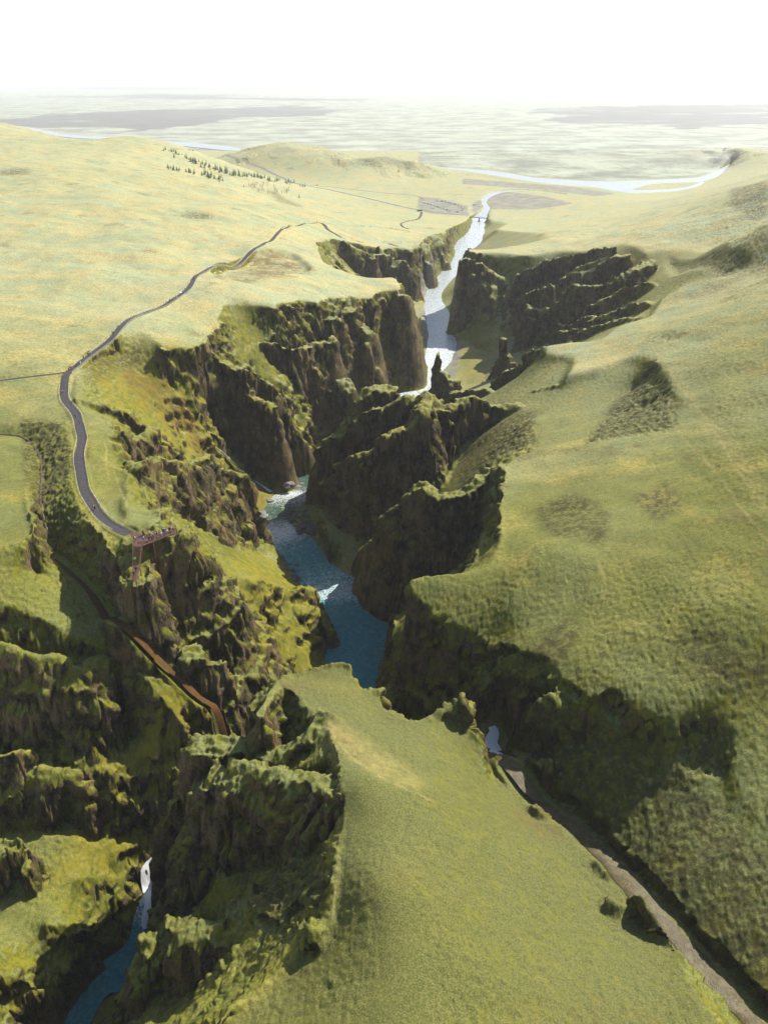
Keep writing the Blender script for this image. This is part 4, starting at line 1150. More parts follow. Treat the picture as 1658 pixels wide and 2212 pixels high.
# ------------------------------------------------------------------ mesh kit
class MB:
    def __init__(self): self.v, self.f = [], []
    def add(self, v, f):
        n = len(self.v); self.v += [tuple(p) for p in v]; self.f += [tuple(i + n for i in q) for q in f]; return self
    def box(self, c, s, rz=0.0, taper=1.0):
        cs, sn = math.cos(rz), math.sin(rz); V = []
        for z in (-1, 1):
            tp = taper if z > 0 else 1.0
            for x, y in ((-1, -1), (1, -1), (1, 1), (-1, 1)):
                px, py = x * s[0] / 2 * tp, y * s[1] / 2 * tp
                V.append((c[0] + px * cs - py * sn, c[1] + px * sn + py * cs, c[2] + z * s[2] / 2))
        return self.add(V, [(3, 2, 1, 0), (4, 5, 6, 7), (0, 1, 5, 4), (1, 2, 6, 5), (2, 3, 7, 6), (3, 0, 4, 7)])
    def bar(self, a, b, w, hgt=None):
        a, b = Vector(a), Vector(b); d = (b - a).normalized(); hgt = hgt or w
        up = Vector((0, 0, 1)) if abs(d.z) < 0.95 else Vector((1, 0, 0))
        s = d.cross(up).normalized() * (w / 2); u = s.cross(d).normalized() * (hgt / 2)
        V = [p + i * s + j * u for p in (a, b) for i, j in ((-1, -1), (1, -1), (1, 1), (-1, 1))]
        return self.add(V, [(3, 2, 1, 0), (4, 5, 6, 7), (0, 1, 5, 4), (1, 2, 6, 5), (2, 3, 7, 6), (3, 0, 4, 7)])
    def rings(self, rings, close=True):
        n = len(rings[0]); V = [p for r in rings for p in r]; F = []
        for k in range(len(rings) - 1):
            for i in range(n):
                j = (i + 1) % n
                F.append((k * n + i, k * n + j, (k + 1) * n + j, (k + 1) * n + i))
        if close: F += [tuple(range(n - 1, -1, -1)), tuple(range((len(rings) - 1) * n, len(rings) * n))]
        return self.add(V, F)
    def tube(self, pts, rad, n=8):
        R = []
        for k, p in enumerate(pts):
            p = Vector(p); d = (Vector(pts[min(k + 1, len(pts) - 1)]) - Vector(pts[max(k - 1, 0)])).normalized()
            a = d.orthogonal().normalized() if abs(d.z) < 0.99 else Vector((1, 0, 0)); a = (a - d * a.dot(d)).normalized(); b = d.cross(a)
            r = rad[k] if hasattr(rad, "__len__") else rad
            R.append([p + r * (math.cos(2 * math.pi * i / n) * a + math.sin(2 * math.pi * i / n) * b) for i in range(n)])
        return self.rings(R)
    def build(self, name, mat, parent=None, smooth=False): return mesh_obj(name, self.v, self.f, mat, parent, smooth)


def empty(name, loc, rz=0.0):
    o = bpy.data.objects.new(name, None); COL.objects.link(o); o.location = loc; o.rotation_euler.z = rz; o.empty_display_size = 0.3
    return o


def copy_tree(o, parent=None):
    c = o.copy(); COL.objects.link(c); c.parent = parent
    for ch in list(o.children): copy_tree(ch, c)
    return c


M = {}
def mat(name, *a, **k):
    if name not in M: M[name] = simple_mat(name, *a, **k)
    return M[name]


corten = mat("rusted_steel", (0.12, 0.050, 0.022), 0.85, 0.3, 2.0)
decking = mat("brown_decking", (0.075, 0.036, 0.022), 0.85, 0.3, 1.5)
timber = mat("grey_timber", (0.22, 0.19, 0.15), 0.85, 0.25, 4)

# ------------------------------------------------------------------ viewing platform with its stairs
plat = empty("viewing_platform", (*deck_w[0], DECK_Z))
tag(plat, "rust brown viewing platform with railings and stair at the end of the dark path", "viewing platform")
def loc(p, z=0.0): return (p[0] - deck_w[0][0], p[1] - deck_w[0][1], z)
n_ = len(deck_w)
mb = MB()
top = [loc(p, 0.0) for p in deck_w]; bot = [loc(p, -0.18) for p in deck_w]
mb.add(top + bot, [tuple(range(n_))[::-1] if sum((top[i][0] * top[(i + 1) % n_][1] - top[(i + 1) % n_][0] * top[i][1]) for i in range(n_)) < 0 else tuple(range(n_)), tuple(range(n_, 2 * n_))] + [(i, (i + 1) % n_, n_ + (i + 1) % n_, n_ + i) for i in range(n_)])
mb.build("deck", decking, plat)


def railing(parent, pts, hgt=1.1, gap=1.6, w=0.09):
    r = MB()
    for a, b in zip(pts[:-1], pts[1:]):
        for q in (1.0, 0.55):
            r.bar((a[0], a[1], a[2] + hgt * q), (b[0], b[1], b[2] + hgt * q), w if q == 1 else 0.05)
        r.bar((a[0], a[1], a[2] - 0.06), (b[0], b[1], b[2] - 0.06), 0.1, 0.28)
    ro = r.build("railing", corten, parent)
    pm = MB().box((0, 0, hgt / 2), (w, w, hgt)).build("post", corten, ro)
    first = True
    for a, b in zip(pts[:-1], pts[1:]):
        L = math.dist(a, b); n = max(1, round(L / gap))
        for k in range(n):
            t = k / n
            o = pm if first else pm.copy()
            if not first: COL.objects.link(o); o.parent = ro
            first = False
            o.location = (a[0] + (b[0] - a[0]) * t, a[1] + (b[1] - a[1]) * t, a[2] + (b[2] - a[2]) * t)
    return ro


railing(plat, [top[0], top[1], top[2]])
railing(plat, [top[3], top[4], top[5], top[6]])
railing(plat, [top[7], top[8], top[9]])
railing(plat, [top[9], top[10], top[11]])
# stair
sl0, sr0 = Vector(top[2]), Vector(top[3])
xe = lambda u, v, z: Vector(loc([float(q) for q in P(u, v, z)], z - DECK_Z))
SZ1 = DECK_Z - 3.5
sl1, sr1 = xe(288.6, 1226, SZ1), xe(302.6, 1225.5, SZ1)
ll, lr = xe(285.5, 1253, SZ1), xe(295.0, 1255, SZ1)
NST = 24
for k in range(NST):
    t0 = (k + 0.5) / NST
    a = sl0.lerp(sl1, t0); b = sr0.lerp(sr1, t0)
    MB().bar((a.x, a.y, a.z - 0.05), (b.x, b.y, b.z - 0.05), 0.20, 0.06).build("step", decking, plat)
for a, b in ((sl0, sl1), (sr0, sr1)):
    MB().bar(a + Vector((0, 0, -0.16)), b + Vector((0, 0, -0.16)), 0.1, 0.32).build("stringer", corten, plat)
lm = MB(); q_ = [sl1, sr1, lr, ll]; lm.add([v for v in q_] + [v + Vector((0, 0, -0.16)) for v in q_], [(0, 3, 2, 1), (4, 5, 6, 7), (0, 1, 5, 4), (1, 2, 6, 5), (2, 3, 7, 6), (3, 0, 4, 7)])
lm.build("landing", decking, plat)
railing(plat, [tuple(sl0), tuple(sl1), tuple(ll)])
railing(plat, [tuple(sr0), tuple(sr1), tuple(lr)])
for p in (top[2], top[3], top[4], top[5], top[6], top[7], tuple(sl1), tuple(sr1), tuple(ll), tuple(lr)):
    gx_, gy_ = p[0] + deck_w[0][0], p[1] + deck_w[0][1]
    g = float(h_at([gx_], [gy_])[0]) - DECK_Z - 0.5
    MB().bar((p[0], p[1], min(g, p[2] - 0.6)), (p[0], p[1], p[2] - 0.1), 0.22).build("support", corten, plat)

# ------------------------------------------------------------------ people
def skin_mesh(name, verts, edges, radii, sub=1):
    me = bpy.data.meshes.new(name); me.from_pydata(verts, edges, [])
    o = bpy.data.objects.new(name, me); COL.objects.link(o)
    m = o.modifiers.new("s", 'SKIN'); m.use_smooth_shade = True
    for v, r in zip(me.skin_vertices[0].data, radii):
        v.radius = r if isinstance(r, tuple) else (r, r)
        v.use_root = False
    me.skin_vertices[0].data[0].use_root = True
    if sub: o.modifiers.new("d", 'SUBSURF').levels = sub
    dg = bpy.context.evaluated_depsgraph_get(); dg.update()
    out = bpy.data.meshes.new_from_object(o.evaluated_get(dg))
    bpy.data.objects.remove(o)
    out.name = name
    return out


def person_meshes(stride=0.0, arm=0.0, arms_up=False):
    """body, jacket, trousers, hair for one pose; +y is ahead"""
    s = stride
    hipL, hipR = (-.10, 0, .90), (.10, 0, .90)
    knL, knR = (-.10, .18 * s + .03, .49), (.10, -.08 * s + .03, .49)
    ftL, ftR = (-.10, .34 * s, .07), (.10, -.34 * s, .07 + .06 * abs(s))
    shL, shR = (-.19, 0, 1.42), (.19, 0, 1.42)
    if arms_up:
        elL, elR, hdL, hdR = (-.26, .14, 1.22), (.26, .14, 1.22), (-.08, .33, 1.45), (.08, .33, 1.45)
    else:
        elL, elR = (-.25, -.12 * s - .02, 1.15), (.25, .12 * s - .02, 1.15)
        hdL, hdR = (-.24, -.20 * s + .10, .92), (.24, .20 * s + .10, .92)
    V = [(0, 0, .95), hipL, knL, ftL, (-.10, ftL[1] + .15, .04), hipR, knR, ftR, (.10, ftR[1] + .15, .04 + .06 * abs(s)),
         (0, 0, 1.18), (0, 0, 1.40), shL, elL, hdL, shR, elR, hdR, (0, .01, 1.50), (0, .02, 1.60), (0, .025, 1.70)]
    E = [(0, 1), (1, 2), (2, 3), (3, 4), (0, 5), (5, 6), (6, 7), (7, 8), (0, 9), (9, 10), (10, 11), (11, 12), (12, 13), (10, 14), (14, 15), (15, 16), (10, 17), (17, 18), (18, 19)]
    R = [(.15, .11), .09, .06, .045, .04, .09, .06, .045, .04, (.14, .10), (.15, .10), .06, .042, .035, .06, .042, .035, .055, (.085, .10), (.07, .085)]
    # five fingers on each hand
    for hnd, el in ((13, hdL), (16, hdR)):
        d = (Vector(V[hnd]) - Vector(V[hnd - 1])).normalized()
        for k in range(5):
            a = len(V); off = Vector(((-.03 if hnd == 13 else .03) * 0 + .012 * (k - 2), .016 * (k - 2), 0))
            V.append(tuple(Vector(V[hnd]) + d * (.05 if k else .03) + off * 1.3)); E.append((hnd, a)); R.append(.012)
            V.append(tuple(Vector(V[a]) + d * (.045 if k else .02) + off * .6)); E.append((a, a + 1)); R.append(.009)
    body = skin_mesh("person_body", V, E, R, 1)
    J = [(0, 0, .98), (0, 0, 1.18), (0, 0, 1.40), shL, elL, tuple(Vector(elL).lerp(Vector(hdL), .8)), shR, elR, tuple(Vector(elR).lerp(Vector(hdR), .8)), (0, 0, .86)]
    jacket = skin_mesh("jacket", J, [(0, 1), (1, 2), (2, 3), (3, 4), (4, 5), (2, 6), (6, 7), (7, 8), (0, 9)], [(.18, .14), (.17, .135), (.185, .13), .088, .07, .058, .088, .07, .058, (.19, .15)], 1)
    Tv = [(0, 0, .93), hipL, knL, tuple(Vector(knL).lerp(Vector(ftL), .85)), hipR, knR, tuple(Vector(knR).lerp(Vector(ftR), .85))]
    trousers = skin_mesh("trousers", Tv, [(0, 1), (1, 2), (2, 3), (0, 4), (4, 5), (5, 6)], [(.165, .125), .115, .08, .068, .115, .08, .068], 1)
    bmh = bmesh.new(); bmesh.ops.create_uvsphere(bmh, u_segments=12, v_segments=8, radius=.118)
    for v in bmh.verts:
        v.co = Vector((v.co.x * .93, v.co.y * 1.05 - .012, v.co.z * 1.0 + 1.675))
        if v.co.y > .05 and v.co.z < 1.70: v.co.y = .05
    hair = bpy.data.meshes.new("hair"); bmh.to_mesh(hair); bmh.free()
    bmb = bmesh.new(); bmesh.ops.create_cube(bmb, size=1)
    for v in bmb.verts: v.co = Vector((v.co.x * .32 * (0.8 if v.co.z > 0 else 1), v.co.y * .18 - .22, v.co.z * .46 + 1.22))
    bmesh.ops.bevel(bmb, geom=bmb.edges[:], offset=.05, segments=2, affect='EDGES')
    pack = bpy.data.meshes.new("backpack"); bmb.to_mesh(pack); bmb.free()
    slot = mat("skin", (0.42, 0.25, 0.17), 0.6, 0.05)
    for m in (body, jacket, trousers, hair, pack):
        m.materials.clear(); m.materials.append(slot)
    return body, jacket, trousers, hair, pack


POSES = dict(stand=person_meshes(0), walk=person_meshes(1.0), photo=person_meshes(0, arms_up=True))
CLOTH = dict(black=(.012, .012, .014), navy=(.015, .022, .07), blue=(.02, .16, .50), grey=(.16, .16, .17), white=(.78, .78, .76), cream=(.62, .60, .50), orange=(.75, .23, .03), lime=(.45, .85, .12), green=(.10, .75, .03), red=(.65, .02, .02),
             brown=(.10, .06, .035), tan=(.40, .27, .15), teal=(.15, .42, .42), purple=(.10, .05, .14), pink=(.75, .30, .34), yellow=(.62, .55, .06), dark_green=(.03, .07, .035), fair=(.55, .40, .18), denim=(.06, .09, .16))


def cloth(c): return mat(c + "_cloth", CLOTH[c], 0.85, 0.15, 6)


def person(x, y, z, rz, pose, jacket, legs, head, label, pack=None, group=None):
    b, j, t, hmesh, pk = POSES[pose]
    o = bpy.data.objects.new("person", b); COL.objects.link(o); o.location = (x, y, z); o.rotation_euler.z = rz
    sc_ = random.uniform(0.94, 1.05); o.scale = (sc_,) * 3
    tag(o, label, "person", group)
    for nm, me, c in (("jacket", j, jacket), ("trousers", t, legs), ("hair" if head in ("black", "brown", "fair", "grey") else "hat", hmesh, head)) + ((("backpack", pk, pack),) if pack else ()):
        ch = bpy.data.objects.new(nm, me); COL.objects.link(ch); ch.parent = o
        ch.material_slots[0].link = 'OBJECT'; ch.material_slots[0].material = cloth(c)
    return o


PLATFORM_PEOPLE = [
    (310, 1156, 0.3, 'stand', 'black', 'black', 'black', None, "person in black standing beside an orange jacket at the platform's back edge"),
    (312.6, 1156.2, -0.4, 'stand', 'orange', 'brown', 'brown', None, "person in a bright orange jacket on the platform next to someone in black"),
    (324.3, 1157.5, 0.1, 'photo', 'cream', 'navy', 'tan', None, "person in a cream top and dark trousers facing the rear rail alone"),
    (310.5, 1169, 2.6, 'walk', 'blue', 'denim', 'purple', 'white', "person in a bright blue jacket with a pale bag, near the stair head"),
    (323.2, 1168, -2.8, 'stand', 'black', 'black', 'brown', None, "first of three dark-clothed people along the front rail, nearest the stair"),
    (328.4, 1166.6, -2.6, 'photo', 'black', 'navy', 'tan', None, "middle one of three dark-clothed people along the platform's front rail"),
    (333.1, 1164.7, -2.9, 'stand', 'purple', 'grey', 'pink', None, "third of three dark people at the front rail, with a pink scarf or hat"),
    (339.6, 1153.2, 0.2, 'stand', 'lime', 'black', 'brown', None, "person in a lime yellow-green top at the platform's rear rail"),
    (340.2, 1157.9, 1.8, 'stand', 'black', 'black', 'brown', 'pink', "person in black carrying a pink bag in the middle of the deck wing"),
    (349.8, 1158.8, -2.7, 'photo', 'white', 'teal', 'fair', 'teal', "person in a white jacket with a teal pack leaning at the front rail"),
    (357.1, 1151.2, 0.3, 'photo', 'navy', 'black', 'white', None, "person with a white hat and navy clothes at the rear rail"),
    (353.6, 1151.6, 0.0, 'stand', 'brown', 'black', 'orange', None, "person with an orange hat and dark coat on the deck wing"),
    (357.4, 1155.2, 2.9, 'stand', 'grey', 'grey', 'brown', None, "person in grey at the centre of the group on the deck wing"),
    (362.0, 1153.4, -2.5, 'stand', 'white', 'brown', 'orange', None, "person in a white jacket with reddish hair at the far front rail"),
    (367.5, 1148.2, 0.4, 'stand', 'navy', 'navy', 'black', None, "person all in navy near the tip of the deck wing"),
    (375.6, 1146.8, -1.0, 'photo', 'tan', 'black', 'brown', None, "person in a tan brown top at the very tip of the platform"),
    (292.6, 1168, 0.8, 'walk', 'black', 'black', 'brown', 'white', "person in black with a white backpack coming off the stair head"),
]
for (u, v, rz, pose, j, l, hd, pk, lab) in PLATFORM_PEOPLE:
    x, y = map(float, P(u, v, DECK_Z)); person(x, y, DECK_Z, rz, pose, j, l, hd, lab, pk, "people on the viewing platform")
def on_stair(t, side, *a, **k):
    p = sl0.lerp(sl1, t).lerp(sr0.lerp(sr1, t), side); person(p.x + deck_w[0][0], p.y + deck_w[0][1], p.z + DECK_Z, *a, **k)
on_stair(0.74, 0.3, 0.1, 'walk', 'green', 'black', 'brown', "person in a vivid green jacket climbing the brown stair")
for t_, s_, j, lab in ((0.3, 0.6, 'black', "dark-clothed person on the stair's lower landing beside the right rail"), (0.65, 0.3, 'brown', "dark brown-clothed person on the lower landing, nearest its end")):
    p = sl1.lerp(ll, t_).lerp(sr1.lerp(lr, t_), s_); person(p.x + deck_w[0][0], p.y + deck_w[0][1], p.z + DECK_Z, 2.9, 'walk', j, 'black', 'black', lab)

PATH_PEOPLE = [
    (144.7, 802.5, 'yellow', 'dark_green', 'brown', "person in a yellow-green jacket at the fork of the path"),
    (150, 802, 'brown', 'black', 'black', "person in dark brown just past the fork of the path"),
    (153.6, 799, 'black', 'red', 'black', "person in a black top and red trousers near the fork"),
    (157.2, 797.8, 'tan', 'grey', 'fair', "person in a tan coat beside the one in red trousers"),
    (166.7, 791.2, 'lime', 'navy', 'grey', "person in a lime jacket walking beside someone in blue"),
    (171.4, 789, 'blue', 'navy', 'brown', "person in a blue jacket between a lime and a white jacket"),
    (175.2, 787.6, 'white', 'cream', 'fair', "person all in white on the path above the rusty slope"),
    (181.5, 775.5, 'purple', 'black', 'black', "lone person in dark purple at the path's outer edge"),
    (190.6, 767, 'black', 'black', 'black', "person in black at the left of a group of four on the path"),
    (193.0, 769.8, 'navy', 'navy', 'pink', "person in navy at the front of a group of four on the path"),
    (194.0, 764.5, 'dark_green', 'black', 'brown', "person in dark green at the back of a group of four"),
    (197.8, 767, 'pink', 'grey', 'fair', "person in a pink jacket in a group of four on the path"),
    (244.0, 722, 'black', 'black', 'black', "leftmost of three people in dark coats where the path widens"),
    (246.8, 722.6, 'navy', 'black', 'black', "middle of three people in dark coats where the path widens"),
    (249.4, 722.6, 'brown', 'tan', 'black', "rightmost of three dark-coated people, in brown and tan"),
    (242.2, 731.5, 'denim', 'denim', 'grey', "person in blue-grey standing by the bend of the path"),
    (254.6, 709.6, 'black', 'brown', 'black', "person in black, the left of a pair above the bend"),
    (258.0, 709.2, 'purple', 'black', 'brown', "person in dark purple, the right of a pair above the bend"),
    (359.7, 656.2, 'white', 'cream', 'grey', "person in white walking behind one in dark green"),
    (367.7, 652.2, 'dark_green', 'dark_green', 'black', "person in dark green midway along the straight path"),
    (376.6, 647.6, 'grey', 'cream', 'fair', "person in light grey between dark green and pinkish walkers"),
    (383, 643.4, 'pink', 'white', 'fair', "person in a pinkish white coat near the big white umbrella"),
    (390.0, 638.6, 'teal', 'navy', 'brown', "person holding a big white umbrella on the path"),
    (393.4, 637.0, 'navy', 'black', 'black', "person in navy right beside the white umbrella"),
    (400.6, 627.5, 'black', 'brown', 'black', "lone person in black on the grass edge before the path's corner"),
    (417.8, 607, 'black', 'black', 'black', "person in black, the nearer of two by the path's corner"),
    (419.4, 603.4, 'navy', 'black', 'black', "person in navy, the farther of two by the path's corner"),
    (136.6, 850, 'red', 'black', 'black', "person in a bright red jacket on the path below the fork"),
    (133.6, 851.6, 'brown', 'black', 'black', "person in dark brown next to the bright red jacket"),
    (164, 903.4, 'black', 'navy', 'black', "person in black where the path bulges toward the canyon"),
    (173, 916, 'blue', 'navy', 'brown', "person in a blue jacket just below the path's bulge"),
    (204.6, 1101, 'white', 'black', 'black', "person in a pale top on the wide path above the platform"),
    (206.6, 1101.6, 'grey', 'black', 'brown', "person in grey beside a pale top above the platform"),
    (575, 525.8, 'black', 'black', 'black', "lone dark walker on the long rise of the path"),
    (606.6, 497, 'red', 'navy', 'brown', "person with a red jacket in a pair on the long rise"),
    (611, 494.4, 'grey', 'black', 'brown', "person in grey in a pair on the long rise of the path"),
    (625, 488.6, 'black', 'black', 'black', "person in black near the top of the rise"),
    (684.6, 480.4, 'purple', 'brown', 'brown', "person in dark purple on the crest where the trails part"),
    (709, 497.4, 'dark_green', 'grey', 'fair', "person in green on the dark path beyond the crest"),
    (733, 511, 'cream', 'grey', 'fair', "person in cream on the dark path beyond the crest"),
    (737.5, 512.5, 'white', 'grey', 'fair', "person in white farther along the dark path beyond the crest"),
    (780, 490.4, 'black', 'black', 'black', "left of three dark figures on the thin trail"),
    (783.2, 490.8, 'navy', 'black', 'black', "middle of three dark figures on the thin trail"),
    (786.4, 490.8, 'brown', 'black', 'black', "right of three dark figures on the thin trail"),
    (798, 491, 'black', 'navy', 'black', "dark figure on the thin trail, left of a close pair"),
    (801, 491.2, 'purple', 'black', 'black', "purple-clad figure on the thin trail, right of a close pair"),
    (822, 492, 'orange', 'brown', 'brown', "tiny figure in orange on the thin trail"),
    (844, 494, 'black', 'black', 'black', "dark figure toward the trail's far end, left of two"),
    (847, 494.4, 'grey', 'black', 'black', "grey figure toward the trail's far end, right of two"),
    (855, 496, 'navy', 'navy', 'black', "lone navy figure at the far end of the thin trail"),
    (782, 526, 'dark_green', 'brown', 'black', "person in dark green at the end of the dark path by the rim"),
    (785, 526.6, 'orange', 'tan', 'brown', "person in orange-brown at the end of the dark path by the rim"),
    (889.6, 476.4, 'black', 'black', 'black', "left of three small dark walkers near the car park path"),
    (892, 476.4, 'navy', 'black', 'black', "middle of three small dark walkers near the car park path"),
    (895, 475.6, 'brown', 'black', 'black', "right of three small dark walkers near the car park path"),
    (971, 459.5, 'navy', 'black', 'black', "dark figure standing by the end of the front car row"),
    (931, 457.5, 'black', 'black', 'black', "dark figure walking between the shelter and the cars"),
    (1008.5, 469, 'grey', 'black', 'black', "pale figure waiting on the bank left of the footbridge"),
    (1012.7, 469, 'brown', 'black', 'black', "brown figure on the bank right beside the footbridge"),
]
for (u, v, j, l, hd, lab) in PATH_PEOPLE:
    x, y, z = hit(u, v); person(x, y, z + 0.1, random.uniform(-3, 3), random.choice(['walk', 'walk', 'stand']), j, l, hd, lab, random.choice([None, None, 'black']), "walkers on the canyon path")
    if "umbrella on" in lab:
        um = empty("umbrella", (x + 0.1, y, z + 1.35)); tag(um, "big white umbrella held up over the path", "umbrella")
        c = MB(); n8 = 10
        ring = lambda r, zz: [(r * math.cos(2 * math.pi * i / n8), r * math.sin(2 * math.pi * i / n8), zz) for i in range(n8)]
        c.rings([ring(1.0, 0.62), ring(0.8, 0.80), ring(0.45, 0.95), ring(0.03, 1.02)]); c.build("canopy", mat("white_canopy", (.8, .82, .85), .6, .03), um, True)
        MB().bar((0, 0, -0.2), (0, 0, 1.1), 0.03).build("shaft", mat("dark_metal", (.05, .05, .05), .4), um)

# ------------------------------------------------------------------ rope fence along the path
def rope_fence(pts, label):
    f = empty("rope_fence", tuple(pts[0])); tag(f, label, "fence")
    q = [Vector(p) - Vector(pts[0]) for p in pts]
    r = MB()
    for a, b in zip(q[:-1], q[1:]):
        for hh in (0.85, 0.5):
            m = (a + b) / 2 - Vector((0, 0, 0.08)); r.bar(a + Vector((0, 0, hh)), m + Vector((0, 0, hh)), 0.05); r.bar(m + Vector((0, 0, hh)), b + Vector((0, 0, hh)), 0.05)
    r.build("rope", mat("pale_rope", (.55, .50, .42), .9), f)
    p0 = MB().box((0, 0, 0.4), (0.12, 0.12, 1.1)).build("post", timber, f)
    for k, p in enumerate(q):
        o = p0 if k == 0 else p0.copy()
        if k: COL.objects.link(o); o.parent = f
        o.location = p


mw = tracks["main"][0]
dcum = np.r_[0, np.cumsum(np.hypot(*np.diff(mw[:, :2], axis=0).T))]
def offset_line(d0, d1, off, step=4.0):
    q = np.arange(d0, d1, step); x = np.interp(q, dcum, mw[:, 0]); y = np.interp(q, dcum, mw[:, 1])
    tx, ty = np.gradient(x), np.gradient(y); l = np.hypot(tx, ty)
    X_, Y_ = x - ty / l * off, y + tx / l * off
    return [(a, b, float(c)) for a, b, c in zip(X_, Y_, h_at(X_, Y_))]
fork = dcum[np.argmin(np.hypot(mw[:, 0] - hit(141, 815)[0], mw[:, 1] - hit(141, 815)[1]))]
rope_fence(offset_line(6, fork - 4, -1.95), "low rope fence on the canyon side of the path between platform and fork")
rope_fence(offset_line(6, fork - 6, 1.95), "low rope fence on the gully side of the path between platform and fork")
rope_fence(offset_line(fork + 4, fork + 300, -1.95), "rope fence on the canyon side of the path beyond the fork")
rope_fence(offset_line(fork + 10, fork + 300, 1.95), "rope fence on the meadow side of the path beyond the fork")

# ------------------------------------------------------------------ footbridge
BZ = 8.2
bl, br = [Vector((*map(float, P(u, v, BZ)), BZ)) for u, v in ((1016, 468.6), (1053, 472.0))]
bridge = empty("footbridge", tuple(bl)); tag(bridge, "narrow footbridge on one pier over the silver river where the canyon opens", "bridge")
d = br - bl; side = Vector((-d.y, d.x, 0)).normalized() * 1.1
mbx = MB(); v8 = [(-side), (side), (side + d), (-side + d)]
mbx.add([tuple(p) for p in v8] + [tuple(p - Vector((0, 0, 0.5))) for p in v8], [(0, 1, 2, 3), (7, 6, 5, 4), (0, 4, 5, 1), (1, 5, 6, 2), (2, 6, 7, 3), (3, 7, 4, 0)])
mbx.build("deck", timber, bridge)
for sg in (-1, 1): railing(bridge, [tuple(side * sg), tuple(side * sg + d)], 1.1, 3.0, 0.1)
pm_ = d * 0.5
pc = mat("pier_concrete", (.16, .15, .14), .9)
mp_ = MB(); mp_.rings([[(pm_.x + a * r, pm_.y + b * r * 1.6, z) for a, b in ((-1, -1), (1, -1), (1, 1), (-1, 1))] for r, z in ((1.9, -8.4), (1.5, -5.0), (0.8, -3.2), (0.8, -0.5))]); mp_.build("pier", pc, bridge)
for e_, c_ in ((Vector((0, 0, 0)), -1), (d, 1)):
    MB().box((e_.x + c_ * 1.2, e_.y, -2.2), (2.6, 3.4, 4.4)).build("abutment", pc, bridge)
for k, (t_, j, lab) in enumerate(((.12, 'black', "dark figure near the left end of the footbridge"), (.24, 'grey', "grey figure a quarter of the way over the footbridge"), (.37, 'navy', "navy figure left of the bridge pier"), (.43, 'red', "figure in red just left of the bridge pier"), (.5, 'black', "black-clad figure directly above the bridge pier"), (.68, 'brown', "brown figure on the right half of the footbridge"))):
    p = bl + d * t_; person(p.x, p.y, p.z, 0.5 * k, 'walk', j, 'black', 'black', lab, None, "people crossing the footbridge")

# far viewing deck on the left rim
x, y, z = hit(842, 527); vd = empty("rim_platform", (x, y, z + 0.9)); tag(vd, "small pale viewing platform on the left canyon rim, at the end of the dark path", "viewing platform")
pale = mat("pale_decking", (.50, .50, .42), .8)
MB().box((0, 0, 0), (26, 5, 0.3)).build("deck", pale, vd)
railing(vd, [(-13, -2.5, 0.1), (13, -2.5, 0.1), (13, 2.5, 0.1), (-13, 2.5, 0.1)], 1.1, 3.2, 0.1)

# shelter and sign by the car park
x, y, z = hit(906, 456.5); sh = empty("shelter", (x, y, z)); tag(sh, "low grey-green information shelter beside the gravel road", "shelter")
sg_ = mat("grey_green_panel", (.22, .25, .19), .7)
MB().box((0, 0, 3.2), (10, 4, 0.25)).build("roof", sg_, sh)
MB().box((0, 1.9, 1.6), (9.6, 0.15, 3.0)).build("back_wall", sg_, sh)
for a in (-4.8, -1.6, 1.6, 4.8): MB().box((a, -1.9, 1.6), (0.18, 0.18, 3.2)).build("post", timber, sh)
x, y, z = hit(909, 452); sp_ = empty("sign_post", (x, y, z)); tag(sp_, "small yellow sign on a post behind the shelter", "sign")
MB().bar((0, 0, 0), (0, 0, 3.0), 0.1).build("post", timber, sp_); MB().box((0, -0.1, 3.0), (1.4, 0.08, 1.4)).build("panel", mat("yellow_panel", (.7, .5, .04), .5), sp_)

# ------------------------------------------------------------------ vehicles
def car_mesh(kind="car"):
    b = MB()
    if kind == "car":
        prof = [(-2.15, .35), (-2.2, .75), (-2.05, .98), (-1.2, 1.05), (-0.75, 1.48), (0.75, 1.52), (1.55, 1.05), (2.1, .95), (2.2, .6), (2.1, .35)]; hw = .88
    else:
        prof = [(-2.7, .4), (-2.75, 2.35), (-2.6, 2.55), (1.7, 2.5), (2.35, 1.5), (2.75, 1.25), (2.8, .5), (2.7, .4)]; hw = .98
    n = len(prof)
    V = [(x_, s * hw * (1 - .16 * max(0, z_ - .95)), z_) for s in (-1, 1) for x_, z_ in prof]
    b.add(V, [tuple(range(n)), tuple(range(2 * n - 1, n - 1, -1))] + [(i, n + i, n + (i + 1) % n, (i + 1) % n) for i in range(n)])
    return b


